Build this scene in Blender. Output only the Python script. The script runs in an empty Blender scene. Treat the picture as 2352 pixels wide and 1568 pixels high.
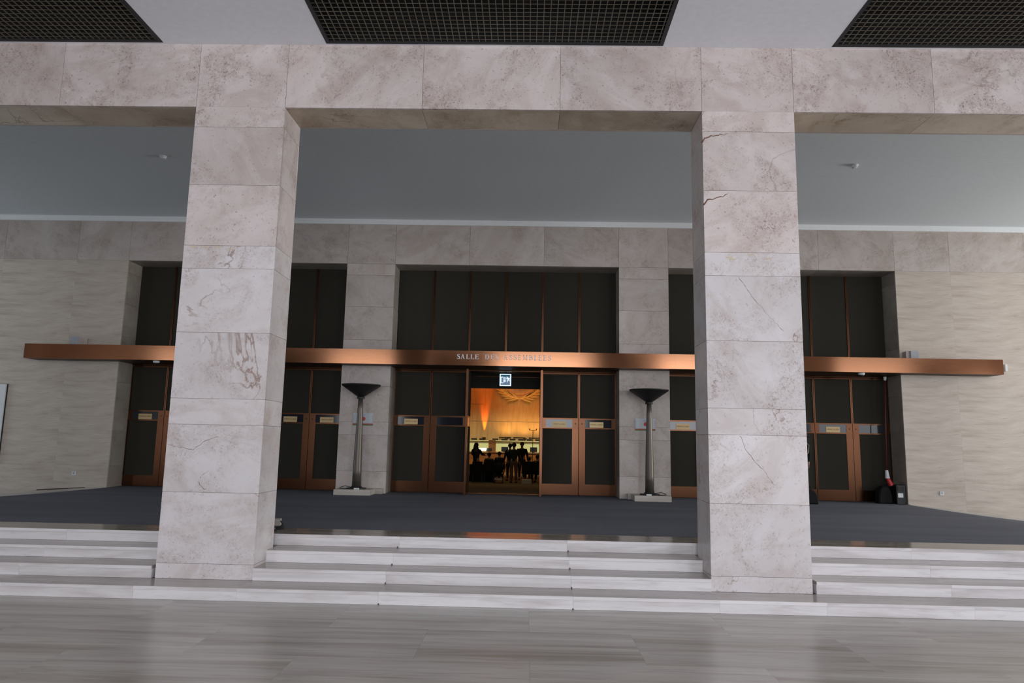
import bpy, bmesh, math, random
from mathutils import Vector, Matrix
R = math.radians
random.seed(7)
SC = bpy.context.scene
COL = SC.collection

# ------------------------------------------------------------------ camera
def make_camera():
    cd = bpy.data.cameras.new('camera'); cam = bpy.data.objects.new('camera', cd); COL.objects.link(cam)
    cd.sensor_fit = 'HORIZONTAL'; cd.sensor_width = 36.0
    cd.lens = 36.0 * 1604.37 / 2352.0
    cd.clip_start = 0.05; cd.clip_end = 200
    P, Y, Ro = R(8.0848), R(-1.3194), R(-1.127)
    def unrot(x, y, z):
        c, s = math.cos(P), math.sin(P); y, z = c*y - s*z, s*y + c*z
        c, s = math.cos(Y), math.sin(Y); x, y = c*x + s*y, -s*x + c*y
        return Vector((x, y, z))
    c, s = math.cos(Ro), math.sin(Ro)
    right = unrot(c, 0, -s); up = unrot(s, 0, c); fw = unrot(0, 1, 0)
    m = Matrix((right, up, -fw)).transposed().to_4x4()
    m.translation = Vector((3.798, -7.3815, 1.5957))
    cam.matrix_world = m
    SC.camera = cam
make_camera()

# ------------------------------------------------------------------ world, exposure
w = bpy.data.worlds.new('world'); SC.world = w; w.use_nodes = True
w.node_tree.nodes['Background'].inputs[0].default_value = (0.55, 0.68, 0.85, 1)
w.node_tree.nodes['Background'].inputs[1].default_value = 0.15
SC.view_settings.view_transform = 'Standard'; SC.view_settings.look = 'None'
SC.view_settings.exposure = 0.0; SC.view_settings.gamma = 1.0; SC.view_settings.use_curve_mapping = False
SC.cycles.max_bounces = 8; SC.cycles.diffuse_bounces = 5; SC.cycles.glossy_bounces = 4
SC.cycles.use_denoising = True; SC.cycles.sample_clamp_indirect = 6

# ------------------------------------------------------------------ daylight through the hall's windows
def area(name, loc, rot, sx, sy, power, col):
    l = bpy.data.lights.new(name, 'AREA'); l.shape = 'RECTANGLE'; l.size = sx; l.size_y = sy
    l.energy = power; l.color = col
    o = bpy.data.objects.new(name, l); COL.objects.link(o); o.location = loc; o.rotation_euler = rot
    return o
DAY = (0.93, 0.95, 1.0)
REAR = -15.0
REAR_WINDOWS = [(-15.2, -13.4), (-6.2, -2.4), (2.2, 6.8), (10.4, 13.4), (16.8, 22.8)]   # x ranges in the rear wall
WZ0, WZ1 = 0.3, 5.9
for a, b in REAR_WINDOWS:
    area('window_daylight', ((a+b)/2, REAR + 0.02, (WZ0+WZ1)/2), (R(90), 0, 0), b-a, WZ1-WZ0, (13 if a < -5 else 11 if a > 16 else 23)*(b-a)*(WZ1-WZ0), DAY)
# end windows of the colonnade passage and of the hall
area('window_daylight', (23.9, 3.6, 3.0), (R(90), 0, R(90)), 4.4, 4.4, 1300, (0.97, 0.98, .94))
area('window_daylight', (23.9, -8.0, 2.6), (R(90), 0, R(90)), 9, 4.2, 420, DAY)
area('window_daylight', (-15.9, 3.6, 2.6), (R(90), 0, R(-90)), 4.2, 3.4, 230, (0.75, 0.92, 1.0))

# ------------------------------------------------------------------ materials
def srgb(r, g, b):
    f = lambda c: (c/255/12.92) if c/255 <= .04045 else ((c/255+.055)/1.055)**2.4
    return (f(r), f(g), f(b), 1)
def new_mat(name):
    m = bpy.data.materials.new(name); m.use_nodes = True
    nt = m.node_tree; return m, nt, nt.nodes['Principled BSDF']
def N(nt, t, **kw):
    n = nt.nodes.new(t)
    for k, v in kw.items():
        if hasattr(n, k): setattr(n, k, v)
        else: n.inputs[k.replace('_', ' ')].default_value = v
    return n
def ramp(nt, src, stops):
    r = nt.nodes.new('ShaderNodeValToRGB'); el = r.color_ramp.elements
    while len(el) > len(stops): el.remove(el[-1])
    while len(el) < len(stops): el.new(0.5)
    for e, (p, c) in zip(el, stops):
        e.position = p; e.color = c if len(c) == 4 else (*c, 1)
    nt.links.new(src, r.inputs[0]); return r.outputs[0]
def mix(nt, fac, a, b, mode='MIX'):
    m = nt.nodes.new('ShaderNodeMix'); m.data_type = 'RGBA'; m.blend_type = mode
    for s, v in ((m.inputs[0], fac), (m.inputs[6], a), (m.inputs[7], b)):
        if hasattr(v, 'links'): nt.links.new(v, s)
        else: s.default_value = v
    return m.outputs[2]
def math_n(nt, op, a, b=0.0, c=None):
    m = nt.nodes.new('ShaderNodeMath'); m.operation = op
    for i, v in enumerate((a, b) if c is None else (a, b, c)):
        if hasattr(v, 'links'): nt.links.new(v, m.inputs[i])
        else: m.inputs[i].default_value = v
    return m.outputs[0]
def coords(nt, scale=(1, 1, 1), rnd=True, rot=(0, 0, 0), randrot=0.0):
    tc = nt.nodes.new('ShaderNodeTexCoord'); mp = nt.nodes.new('ShaderNodeMapping')
    mp.inputs['Scale'].default_value = scale; mp.inputs['Rotation'].default_value = rot
    v = tc.outputs['Object']
    if rnd:
        oi = nt.nodes.new('ShaderNodeObjectInfo')
        vm = nt.nodes.new('ShaderNodeVectorMath'); vm.operation = 'SCALE'; vm.inputs[0].default_value = (37, 53, 71)
        nt.links.new(oi.outputs['Random'], vm.inputs['Scale'])
        if randrot:
            vr = nt.nodes.new('ShaderNodeVectorRotate'); vr.rotation_type = 'Y_AXIS'
            ang = math_n(nt, 'MULTIPLY_ADD', oi.outputs['Random'], randrot*2, -randrot)
            nt.links.new(v, vr.inputs['Vector']); nt.links.new(ang, vr.inputs['Angle']); v = vr.outputs[0]
        ad = nt.nodes.new('ShaderNodeVectorMath'); ad.operation = 'ADD'
        nt.links.new(v, ad.inputs[0]); nt.links.new(vm.outputs[0], ad.inputs[1]); v = ad.outputs[0]
    nt.links.new(v, mp.inputs[0]); return mp.outputs[0]
def noise(nt, vec, scale, detail=4, rough=.5, dist=0.0):
    n = nt.nodes.new('ShaderNodeTexNoise'); n.inputs['Scale'].default_value = scale; n.inputs['Detail'].default_value = detail
    n.inputs['Roughness'].default_value = rough; n.inputs['Distortion'].default_value = dist
    nt.links.new(vec, n.inputs['Vector']); return n.outputs[0]
def bump(nt, bs, h, strength, dist=.01):
    b = nt.nodes.new('ShaderNodeBump'); b.inputs['Strength'].default_value = strength; b.inputs['Distance'].default_value = dist
    nt.links.new(h, b.inputs['Height']); nt.links.new(b.outputs[0], bs.inputs['Normal'])

def travertine(name, light, mid, dark, pit, rough=.35, pits=1.0, veins=1.0, tone=.12):
    m, nt, bs = new_mat(name)
    v = coords(nt, (1, 1, 1), True, (0, R(25), 0), 1.2)
    vs = coords(nt, (.6, .8, 1.35), True, (0, R(35), 0), 1.2)
    a = noise(nt, vs, 1.0, 8, .62, .9)
    col = ramp(nt, a, [(.36, mid), (.5, tuple((p+q)/2 for p, q in zip(light, mid))), (.62, light)])
    # soft bands of warmer stone
    sw = noise(nt, vs, 2.2, 8, .68, .9)
    col = mix(nt, math_n(nt, 'MULTIPLY', ramp(nt, sw, [(.48, (0, 0, 0)), (.64, (1, 1, 1))]), .55), col, dark)
    # clusters of small pits in tan clouds
    mk = noise(nt, v, 2.0, 5, .6, .8)
    mask = ramp(nt, mk, [(.45, (0, 0, 0)), (.62, (1, 1, 1))])
    tan = tuple((p*.6+q*.4) for p, q in zip(dark, pit))
    fine = ramp(nt, noise(nt, v, 11, 6, .7, .4), [(.36, (0, 0, 0)), (.74, (1, 1, 1))])
    col = mix(nt, math_n(nt, 'MULTIPLY', math_n(nt, 'MULTIPLY', mask, fine), .7*pits), col, tan)
    p = ramp(nt, noise(nt, v, 46, 5, .62, .9), [(.55, (0, 0, 0)), (.63, (1, 1, 1))])
    pf = math_n(nt, 'MULTIPLY', mask, p)
    col = mix(nt, math_n(nt, 'MULTIPLY', pf, .6*pits), col, pit)
    p2 = ramp(nt, noise(nt, v, 40, 3, .5, .5), [(.65, (0, 0, 0)), (.70, (1, 1, 1))])
    col = mix(nt, math_n(nt, 'MULTIPLY', p2, .45*pits), col, pit)
    # crack-like veins
    c = noise(nt, v, 1.0, 9, .55, .6)
    d = math_n(nt, 'ABSOLUTE', math_n(nt, 'SUBTRACT', c, .5))
    line = ramp(nt, d, [(0, (1, 1, 1)), (.0035, (.6, .6, .6)), (.008, (0, 0, 0))])
    gate = ramp(nt, noise(nt, v, .9, 2, .5), [(.52, (0, 0, 0)), (.64, (1, 1, 1))])
    col = mix(nt, math_n(nt, 'MULTIPLY', math_n(nt, 'MULTIPLY', line, gate), .7*veins), col, pit)
    oi = nt.nodes.new('ShaderNodeObjectInfo')
    hs = nt.nodes.new('ShaderNodeHueSaturation')
    nt.links.new(math_n(nt, 'MULTIPLY_ADD', oi.outputs['Random'], tone*1.4, 1-tone*.7), hs.inputs['Value'])
    nt.links.new(col, hs.inputs['Color'])
    nt.links.new(hs.outputs[0], bs.inputs['Base Color'])
    bs.inputs['Roughness'].default_value = rough
    bump(nt, bs, math_n(nt, 'MULTIPLY', pf, -1.0), .35, .004)
    return m
M = {}
M['pillar'] = travertine('marble_pillar', (.65, .585, .575, 1), (.565, .49, .47, 1), (.46, .375, .34, 1), (.18, .105, .075, 1), .36, 1.15, .7)
M['pillar_low'] = travertine('marble_pillar_lower', (.655, .62, .63, 1), (.59, .54, .54, 1), (.49, .415, .39, 1), (.24, .14, .10, 1), .34, .8, 1.3)
M['backstone'] = travertine('marble_back_wall', (.52, .465, .44, 1), (.45, .39, .36, 1), (.37, .305, .265, 1), (.17, .11, .08, 1), .42, .8, .4)
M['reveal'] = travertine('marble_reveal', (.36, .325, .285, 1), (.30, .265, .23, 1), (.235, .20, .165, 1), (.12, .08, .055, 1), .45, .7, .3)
M['soffit'] = travertine('marble_soffit', (.60, .52, .43, 1), (.50, .42, .33, 1), (.37, .29, .20, 1), (.18, .11, .06, 1), .3)

def wavy(name, light, dark, rough=.4):
    m, nt, bs = new_mat(name)
    v = coords(nt, (1, 1, 1), False)
    sep = nt.nodes.new('ShaderNodeSeparateXYZ'); nt.links.new(v, sep.inputs[0])
    lo = noise(nt, v, .42, 2, .5, .2)
    z = math_n(nt, 'ADD', sep.outputs[2], math_n(nt, 'MULTIPLY', lo, .62))
    cm = nt.nodes.new('ShaderNodeCombineXYZ')
    nt.links.new(math_n(nt, 'MULTIPLY', sep.outputs[0], .10), cm.inputs[0]); nt.links.new(z, cm.inputs[2])
    s1 = noise(nt, cm.outputs[0], 8, 8, .68, .2)
    s2 = noise(nt, cm.outputs[0], 34, 3, .6, .2)
    col = ramp(nt, s1, [(.30, dark), (.5, tuple(a*.6+b*.4 for a, b in zip(light, dark))), (.68, light)])
    l2 = ramp(nt, s2, [(.63, (0, 0, 0)), (.72, (1, 1, 1))])
    col = mix(nt, math_n(nt, 'MULTIPLY', l2, .5), col, (.30, .22, .16, 1))
    p = ramp(nt, noise(nt, v, 30, 4, .6), [(.66, (0, 0, 0)), (.71, (1, 1, 1))])
    col = mix(nt, math_n(nt, 'MULTIPLY', p, .35), col, (.2, .13, .09, 1))
    nt.links.new(col, bs.inputs['Base Color']); bs.inputs['Roughness'].default_value = rough
    return m
M['wavy'] = wavy('travertine_wall', (.575, .51, .45, 1), (.365, .30, .245, 1))

def streaky(name, light, mid, dark, rough, sx=.25, sy=2.2, tone=.1, spec=.5):
    m, nt, bs = new_mat(name)
    v = coords(nt, (sx, sy, sy), True)
    a = noise(nt, v, 2.2, 7, .6, .6); b = noise(nt, v, 12, 5, .6, .3)
    col = ramp(nt, a, [(.3, dark), (.5, mid), (.68, light)])
    col = mix(nt, math_n(nt, 'MULTIPLY', ramp(nt, b, [(.54, (0, 0, 0)), (.7, (1, 1, 1))]), .5), col, dark)
    oi = nt.nodes.new('ShaderNodeObjectInfo'); hs = nt.nodes.new('ShaderNodeHueSaturation')
    nt.links.new(math_n(nt, 'MULTIPLY_ADD', oi.outputs['Random'], tone, 1-tone/2), hs.inputs['Value'])
    nt.links.new(col, hs.inputs['Color']); nt.links.new(hs.outputs[0], bs.inputs['Base Color'])
    bs.inputs['Roughness'].default_value = rough; bs.inputs['Specular IOR Level'].default_value = spec
    return m
M['step'] = streaky('marble_step', (.76, .735, .75, 1), (.69, .66, .67, 1), (.48, .445, .44, 1), .4, .25, 2.2, .05)
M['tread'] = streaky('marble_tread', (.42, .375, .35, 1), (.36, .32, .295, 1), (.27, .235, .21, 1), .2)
M['floor'] = streaky('marble_floor', (.56, .525, .49, 1), (.48, .445, .41, 1), (.32, .28, .24, 1), .26, .2, 2.8, .09, .32)
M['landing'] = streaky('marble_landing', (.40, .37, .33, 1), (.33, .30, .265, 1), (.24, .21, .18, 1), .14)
M['basestone'] = streaky('stone_base', (.50, .46, .42, 1), (.44, .40, .355, 1), (.36, .32, .28, 1), .5)

def plain(name, col, rough=.5, metal=0.0, spec=.5, emit=None, es=0.0, coat=0.0):
    m, nt, bs = new_mat(name)
    v = coords(nt, (1, 1, 1), False); n = noise(nt, v, 14, 3, .5)
    c2 = tuple(x*.88 for x in col[:3]) + (1,)
    nt.links.new(mix(nt, n, col if len(col) == 4 else (*col, 1), c2), bs.inputs['Base Color'])
    bs.inputs['Roughness'].default_value = rough; bs.inputs['Metallic'].default_value = metal
    bs.inputs['Specular IOR Level'].default_value = spec
    bs.inputs['Coat Weight'].default_value = coat
    if emit:
        bs.inputs['Emission Color'].default_value = (*emit[:3], 1); bs.inputs['Emission Strength'].default_value = es
    return m
M['slit'] = plain('slit_dark_red', (.05, .016, .013), .7)
M['crack'] = plain('crack_brown', (.20, .11, .08), .9, spec=.1)
M['stain'] = plain('stain_ochre', (.60, .50, .36), .6)
M['grime'] = plain('grime', (.13, .12, .12), .9, spec=.1)
M['relief'] = plain('panel_relief_gold', (.56, .38, .17), .4, .3)
M['joint'] = plain('joint_mortar', (.40, .35, .32), .9)
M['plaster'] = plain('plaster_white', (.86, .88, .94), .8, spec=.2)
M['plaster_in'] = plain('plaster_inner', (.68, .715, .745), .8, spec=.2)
M['cove'] = plain('cove_white', (.80, .82, .83), .7)
M['void'] = plain('void_black', (.012, .011, .01), .9)
M['bar'] = plain('grille_bar', (.135, .115, .085), .5, .2)
M['grille_frame'] = plain('grille_frame', (.012, .013, .014), .6)
def bronze(name, col, rough, brushed=(1, 60, 60)):
    m, nt, bs = new_mat(name)
    v = coords(nt, brushed, False); n = noise(nt, v, 3, 4, .6)
    lo = noise(nt, coords(nt, (.5, .5, .5), True), 1.3, 3, .5)
    c2 = tuple(x*.72 for x in col[:3]) + (1,)
    nt.links.new(mix(nt, lo, col, c2), bs.inputs['Base Color'])
    bs.inputs['Metallic'].default_value = .92
    nt.links.new(math_n(nt, 'MULTIPLY_ADD', n, .10, rough-.05), bs.inputs['Roughness'])
    bump(nt, bs, n, .06, .002)
    return m
M['canopy'] = bronze('bronze_canopy', (.27, .122, .062, 1), .12)
M['soffit_metal'] = bronze('bronze_dark', (.10, .055, .035, 1), .5)
M['bronze'] = bronze('bronze_door', (.10, .042, .021, 1), .22, (60, 60, 1))
M['panel'] = plain('dark_leather', (.030, .0275, .020), .7, spec=.18)
M['glass_dark'] = plain('dark_mirror_glass', (.014, .017, .026), .09, .0, .42)
M['plaque'] = plain('brass_plaque', (.55, .40, .20), .45, .35)
M['ink'] = plain('dark_ink', (.06, .035, .02), .7)
M['letter'] = plain('silver_letter', (.92, .95, .99), .5)
M['lamp_black'] = plain('black_metal', (.012, .0115, .011), .55, .2)
M['lamp_pole'] = plain('lamp_pole_bronze', (.13, .112, .095), .42, .55)
M['cable'] = plain('black_cable', (.015, .015, .015), .5)
M['white'] = plain('white_plastic', (.70, .72, .74), .5)
M['grey_plastic'] = plain('grey_plastic', (.36, .38, .42), .5)
M['paper'] = plain('poster_paper', (.52, .56, .60), .6)
M['red'] = plain('red_print', (.46, .055, .045), .6)
M['green'] = plain('green_print', (.07, .19, .06), .6)
M['blue_ink'] = plain('blue_print', (.20, .27, .34), .6)
M['red_metal'] = plain('red_metal', (.16, .02, .018), .45)
M['red_bright'] = plain('red_plastic', (.55, .03, .025), .45)
M['black_cloth'] = plain('black_cloth', (.010, .010, .011), .85, spec=.2)
M['black_plastic'] = plain('black_plastic', (.009, .0095, .011), .4)
M['strap'] = plain('tan_strap', (.30, .22, .13), .7)
M['skin'] = plain('skin', (.36, .20, .14), .55)
M['hair'] = plain('dark_hair', (.012, .009, .007), .6)
M['shirt_dark'] = plain('dark_green_shirt', (.018, .022, .018), .85, spec=.2)
M['shirt_black'] = plain('black_shirt', (.012, .011, .011), .85, spec=.2)
M['trousers'] = plain('brown_trousers', (.13, .085, .05), .85, spec=.2)
M['trousers_dark'] = plain('dark_trousers', (.015, .014, .014), .85, spec=.2)
M['red_cloth'] = plain('red_cloth', (.30, .02, .015), .8)
M['olive_cloth'] = plain('olive_cloth', (.035, .042, .02), .85)
M['shoe'] = plain('dark_shoe', (.012, .010, .009), .5)
M['chrome'] = plain('chrome', (.6, .6, .58), .2, 1.0)
M['gold'] = plain('gilded_metal', (.95, .72, .30), .4, .35)
M['desk_wood'] = streaky('desk_wood', (.42, .20, .08, 1), (.33, .145, .055, 1), (.22, .09, .035, 1), .4)
M['hall_wood'] = streaky('hall_panel_wood', (.60, .42, .26, 1), (.54, .37, .22, 1), (.46, .30, .17, 1), .55, 2.2, .25, .05)
M['cream'] = plain('cream_panel', (.80, .80, .62), .6)
M['screen'] = plain('screen_black', (.02, .025, .03), .25)
M['hall_carpet'] = plain('hall_carpet', (.17, .135, .085), .9, spec=.1)
M['hall_dark'] = plain('hall_side_wall', (.10, .07, .045), .7)
M['sign_white'] = plain('lit_sign_white', (.8, .9, .95), .5, emit=(.70, .86, 1.0), es=1.15)
M['sign_teal'] = plain('lit_sign_teal', (.02, .12, .18), .5, emit=(.02, .11, .16), es=.6)
M['sign_grey'] = plain('lit_sign_grey', (.2, .27, .36), .5, emit=(.12, .17, .26), es=.8)
M['lamp_tube'] = plain('lit_desk_tube', (.9, .95, .7), .5, emit=(1.0, .98, .62), es=9)
M['table_white'] = plain('white_cloth', (.5, .46, .34), .8)

def carpet():
    m, nt, bs = new_mat('blue_grey_carpet')
    v = coords(nt, (1, 1, 1), False)
    a = noise(nt, coords(nt, (.25, 1.2, 1), False), 1.2, 4, .5, .5); f = noise(nt, v, 220, 2, .6)
    col = ramp(nt, a, [(.3, (.138, .143, .172)), (.7, (.188, .195, .228))])
    col = mix(nt, math_n(nt, 'MULTIPLY', f, .5), col, (.055, .06, .075, 1))
    nt.links.new(col, bs.inputs['Base Color']); bs.inputs['Roughness'].default_value = .95
    bs.inputs['Specular IOR Level'].default_value = .15
    bump(nt, bs, f, .5, .004)
    return m
M['carpet'] = carpet()

# ------------------------------------------------------------------ builders
WL = {}     # world location of each object that may be a parent
def link(o, parent=None, world=None):
    COL.objects.link(o)
    w_ = Vector(world if world is not None else (0, 0, 0))
    if parent is not None:
        o.parent = parent; o.location = w_ - WL[parent.name]
    else: o.location = w_
    WL[o.name] = w_
    return o
def tag(o, label=None, cat=None, group=None, kind=None):
    if label: o['label'] = label
    if cat: o['category'] = cat
    if group: o['group'] = group
    if kind: o['kind'] = kind
    return o
def empty(name, loc, label=None, cat=None, group=None, kind=None, parent=None):
    o = bpy.data.objects.new(name, None); o.empty_display_size = .2
    link(o, parent, loc); return tag(o, label, cat, group, kind)
def copy_tree(o, loc, parent=None, only=None):
    c = o.copy(); COL.objects.link(c)
    if parent is None: c.location = loc
    else: c.parent = parent
    WL[c.name] = Vector(loc)
    for ch in list(o.children):
        copy_tree(ch, WL[ch.name] - WL[o.name] + Vector(loc), c)
    return c
def copy_top(o, loc, **kw):
    c = copy_tree(o, loc)
    for k in ('label', 'group', 'category', 'kind'):
        if k in kw: c[k] = kw[k]
    return c
class MB:
    """collects shapes in world coordinates, linked as ONE mesh whose origin is its own centre"""
    def __init__(s): s.bm = bmesh.new()
    def box(s, x0, x1, y0, y1, z0, z1, rot=None):
        g = bmesh.ops.create_cube(s.bm, size=1)['verts']
        for v in g: v.co = Vector(((x0+x1)/2 + v.co.x*(x1-x0), (y0+y1)/2 + v.co.y*(y1-y0), (z0+z1)/2 + v.co.z*(z1-z0)))
        if rot:
            c = Vector(((x0+x1)/2, (y0+y1)/2, (z0+z1)/2)); bmesh.ops.rotate(s.bm, verts=g, cent=c, matrix=rot)
        return s
    def poly(s, pts, depth=None):
        vs = [s.bm.verts.new(p) for p in pts]; f = s.bm.faces.new(vs)
        if depth is not None:
            r = bmesh.ops.extrude_face_region(s.bm, geom=[f]); nv = [e for e in r['geom'] if isinstance(e, bmesh.types.BMVert)]
            bmesh.ops.translate(s.bm, vec=depth, verts=nv)
        return s
    def lathe(s, prof, c, n=24, axis='Z', cap=True):
        rings = []
        for r, h in prof:
            ring = []
            for i in range(n):
                a = 2*math.pi*i/n
                p = Vector((r*math.cos(a), r*math.sin(a), h)) if axis == 'Z' else Vector((r*math.cos(a), h, r*math.sin(a)))
                ring.append(s.bm.verts.new(Vector(c)+p))
            rings.append(ring)
        for a, b in zip(rings, rings[1:]):
            for i in range(n): s.bm.faces.new((a[i], a[(i+1) % n], b[(i+1) % n], b[i]))
        if cap:
            s.bm.faces.new(rings[0]); s.bm.faces.new(rings[-1])
        return s
    def tube(s, pts, r, n=8):
        pts = [Vector(p) for p in pts]; rs = r if isinstance(r, (list, tuple)) else [r]*len(pts); rings = []
        for i, p in enumerate(pts):
            d = (pts[min(i+1, len(pts)-1)] - pts[max(i-1, 0)]).normalized()
            u = d.cross(Vector((0, 0, 1)) if abs(d.z) < .9 else Vector((1, 0, 0))).normalized(); v = d.cross(u)
            rings.append([s.bm.verts.new(p + rs[i]*(u*math.cos(2*math.pi*k/n) + v*math.sin(2*math.pi*k/n))) for k in range(n)])
        for a, b in zip(rings, rings[1:]):
            for k in range(n): s.bm.faces.new((a[k], a[(k+1) % n], b[(k+1) % n], b[k]))
        s.bm.faces.new(rings[0]); s.bm.faces.new(rings[-1]); return s
    def ball(s, c, rx, ry, rz, n=12):
        g = bmesh.ops.create_uvsphere(s.bm, u_segments=n, v_segments=max(6, n*2//3), radius=1)['verts']
        for v in g: v.co = Vector(c) + Vector((v.co.x*rx, v.co.y*ry, v.co.z*rz))
        return s
    def build(s, name, mat, parent=None, bevel=0, smooth=False, **kw):
        bm = s.bm
        if bevel: bmesh.ops.bevel(bm, geom=list(bm.edges), offset=bevel, segments=1, affect='EDGES')
        bmesh.ops.recalc_face_normals(bm, faces=bm.faces)
        lo = Vector([min(v.co[i] for v in bm.verts) for i in range(3)]); hi = Vector([max(v.co[i] for v in bm.verts) for i in range(3)])
        c = (lo+hi)/2
        for v in bm.verts: v.co -= c
        me = bpy.data.meshes.new(name); bm.to_mesh(me); bm.free()
        if smooth:
            for p in me.polygons: p.use_smooth = True
        me.materials.append(M[mat] if isinstance(mat, str) else mat)
        o = bpy.data.objects.new(name, me); link(o, parent, c); return tag(o, **kw)
MESHES = {}
def slab(name, x0, x1, y0, y1, z0, z1, mat, parent, gap=.002, bevel=0.0, gx=None, gy=None, gz=None):
    """one stone slab; alike slabs share their mesh"""
    gx = gap if gx is None else gx; gy = gap if gy is None else gy; gz = gap if gz is None else gz
    x0 += gx; x1 -= gx; y0 += gy; y1 -= gy; z0 += gz; z1 -= gz
    d = tuple(round(v, 3) for v in (x1-x0, y1-y0, z1-z0)); key = (name, mat, bevel) + d
    c = Vector(((x0+x1)/2, (y0+y1)/2, (z0+z1)/2))
    if key not in MESHES:
        bm = bmesh.new(); g = bmesh.ops.create_cube(bm, size=1)['verts']
        for v in g: v.co = Vector((v.co.x*d[0], v.co.y*d[1], v.co.z*d[2]))
        if bevel: bmesh.ops.bevel(bm, geom=list(bm.edges), offset=bevel, segments=2, affect='EDGES')
        me = bpy.data.meshes.new(name); bm.to_mesh(me); bm.free(); me.materials.append(M[mat]); MESHES[key] = me
    o = bpy.data.objects.new(name, MESHES[key]); return link(o, parent, c)

# ------------------------------------------------------------------ dimensions
H, T, Y1 = .1266, .3538, -.365          # riser, tread, first riser
FZ = 4*H                                 # upper floor .506
YR = [Y1 + i*T for i in range(4)]
YC, YW, YD = 1.215, 6.765, 7.305
PW, PD, PITCH = 1.015, .5365, 5.693
ZBB, ZBT, ZC2 = 5.27, 6.03, 6.15
PX = [k*PITCH for k in range(-2, 4)]     # left edges of the pillars
OPEN = [(-4.632, .003), (1.004, 5.659), (6.672, 11.30)]
OT = 5.195
XL, XR = -16.0, 24.0

# ------------------------------------------------------------------ lower hall floor
fl = empty('floor', (0, -8, 0), kind='structure')
MB().box(XL, XR, REAR, Y1+.3, -.12, -.012).build('bed', 'joint', fl)
SX, SY = 1.708, .82
for r in range(7):
    y1 = Y1 - r*SY; y0 = y1 - SY
    off = (r % 2) * SX/2
    k = 0; x = -6.4 - off
    while x < 14.2:
        slab('tile', x, x+SX, y0, y1, -.012, 0, 'floor', fl, .0006, gz=0); x += SX
MB().box(XL, XR, REAR, Y1-7*SY, -.012, 0).build('paving', 'floor', fl)
MB().box(XL, -6.4-SX/2, Y1-7*SY, Y1, -.012, 0).box(14.35, XR, Y1-7*SY, Y1, -.012, -.0005).build('paving', 'floor', fl)

# ------------------------------------------------------------------ marble steps
st = empty('marble_staircase', (3, Y1, 0), 'broad white marble steps running across the hall below the carpet', 'steps')
JX = []
for p in PX: JX += [p-.016, p+1.003, p+2.39, p+4.275]
JX = sorted([XL] + [x for x in JX if XL < x < XR] + [XR])
for i in range(4):
    y0 = YR[i]; y1 = YR[i]+T if i < 3 else YC+.02
    z0, z1 = i*H, (i+1)*H
    for a, b in zip(JX, JX[1:]):
        segs = [(a, b)]
        if i in (1, 2):
            p = [q for q in PX if a < q+.5 < b]
            if p: continue
            left_p = [q for q in PX if abs(q-.016-b) < .02]; right_p = [q for q in PX if abs(q+1.003-a) < .02]
            if right_p: a = right_p[0]+PW + (.035 if right_p[0] > 5 and i == 1 else 0)
            if left_p: b = left_p[0] - (.035 if left_p[0] < 1 and i == 1 else 0)
        slab('riser', a, b, y0+.004, y1, z0, z1-.034, 'step', st, .0005, gy=0, gz=.001)
        slab('tread', a, b, y0, y1+.01, z1-.034, z1 - (0 if i < 3 else .002), 'tread' if i < 3 else 'landing', st, .0004, gy=0, gz=.0006)
        slab('nosing', a, b, y0-.006, y0+.004, z1-.034, z1-.003, 'step', st, .0004, gy=0, gz=.0006)
MB().box(XL, XR, Y1+.02, YR[1]+.02, 0, H-.04).box(XL, XR, YR[3]+.02, YC, 0, FZ-.04).build('core', 'joint', st)

for x, y, z in ((2.394, YR[0], 0), (4.273, YR[0], 0), (2.385, YR[1], H), (4.282, YR[1], H), (4.285, YR[2], 2*H), (2.379, YR[2], 2*H), (4.287, YR[3], 3*H), (2.369, YR[3], 3*H)):
    MB().ball((x, y+.001, z+.005), .008, .006, .011, 8).build('grime_spot', 'grime', st)

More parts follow.
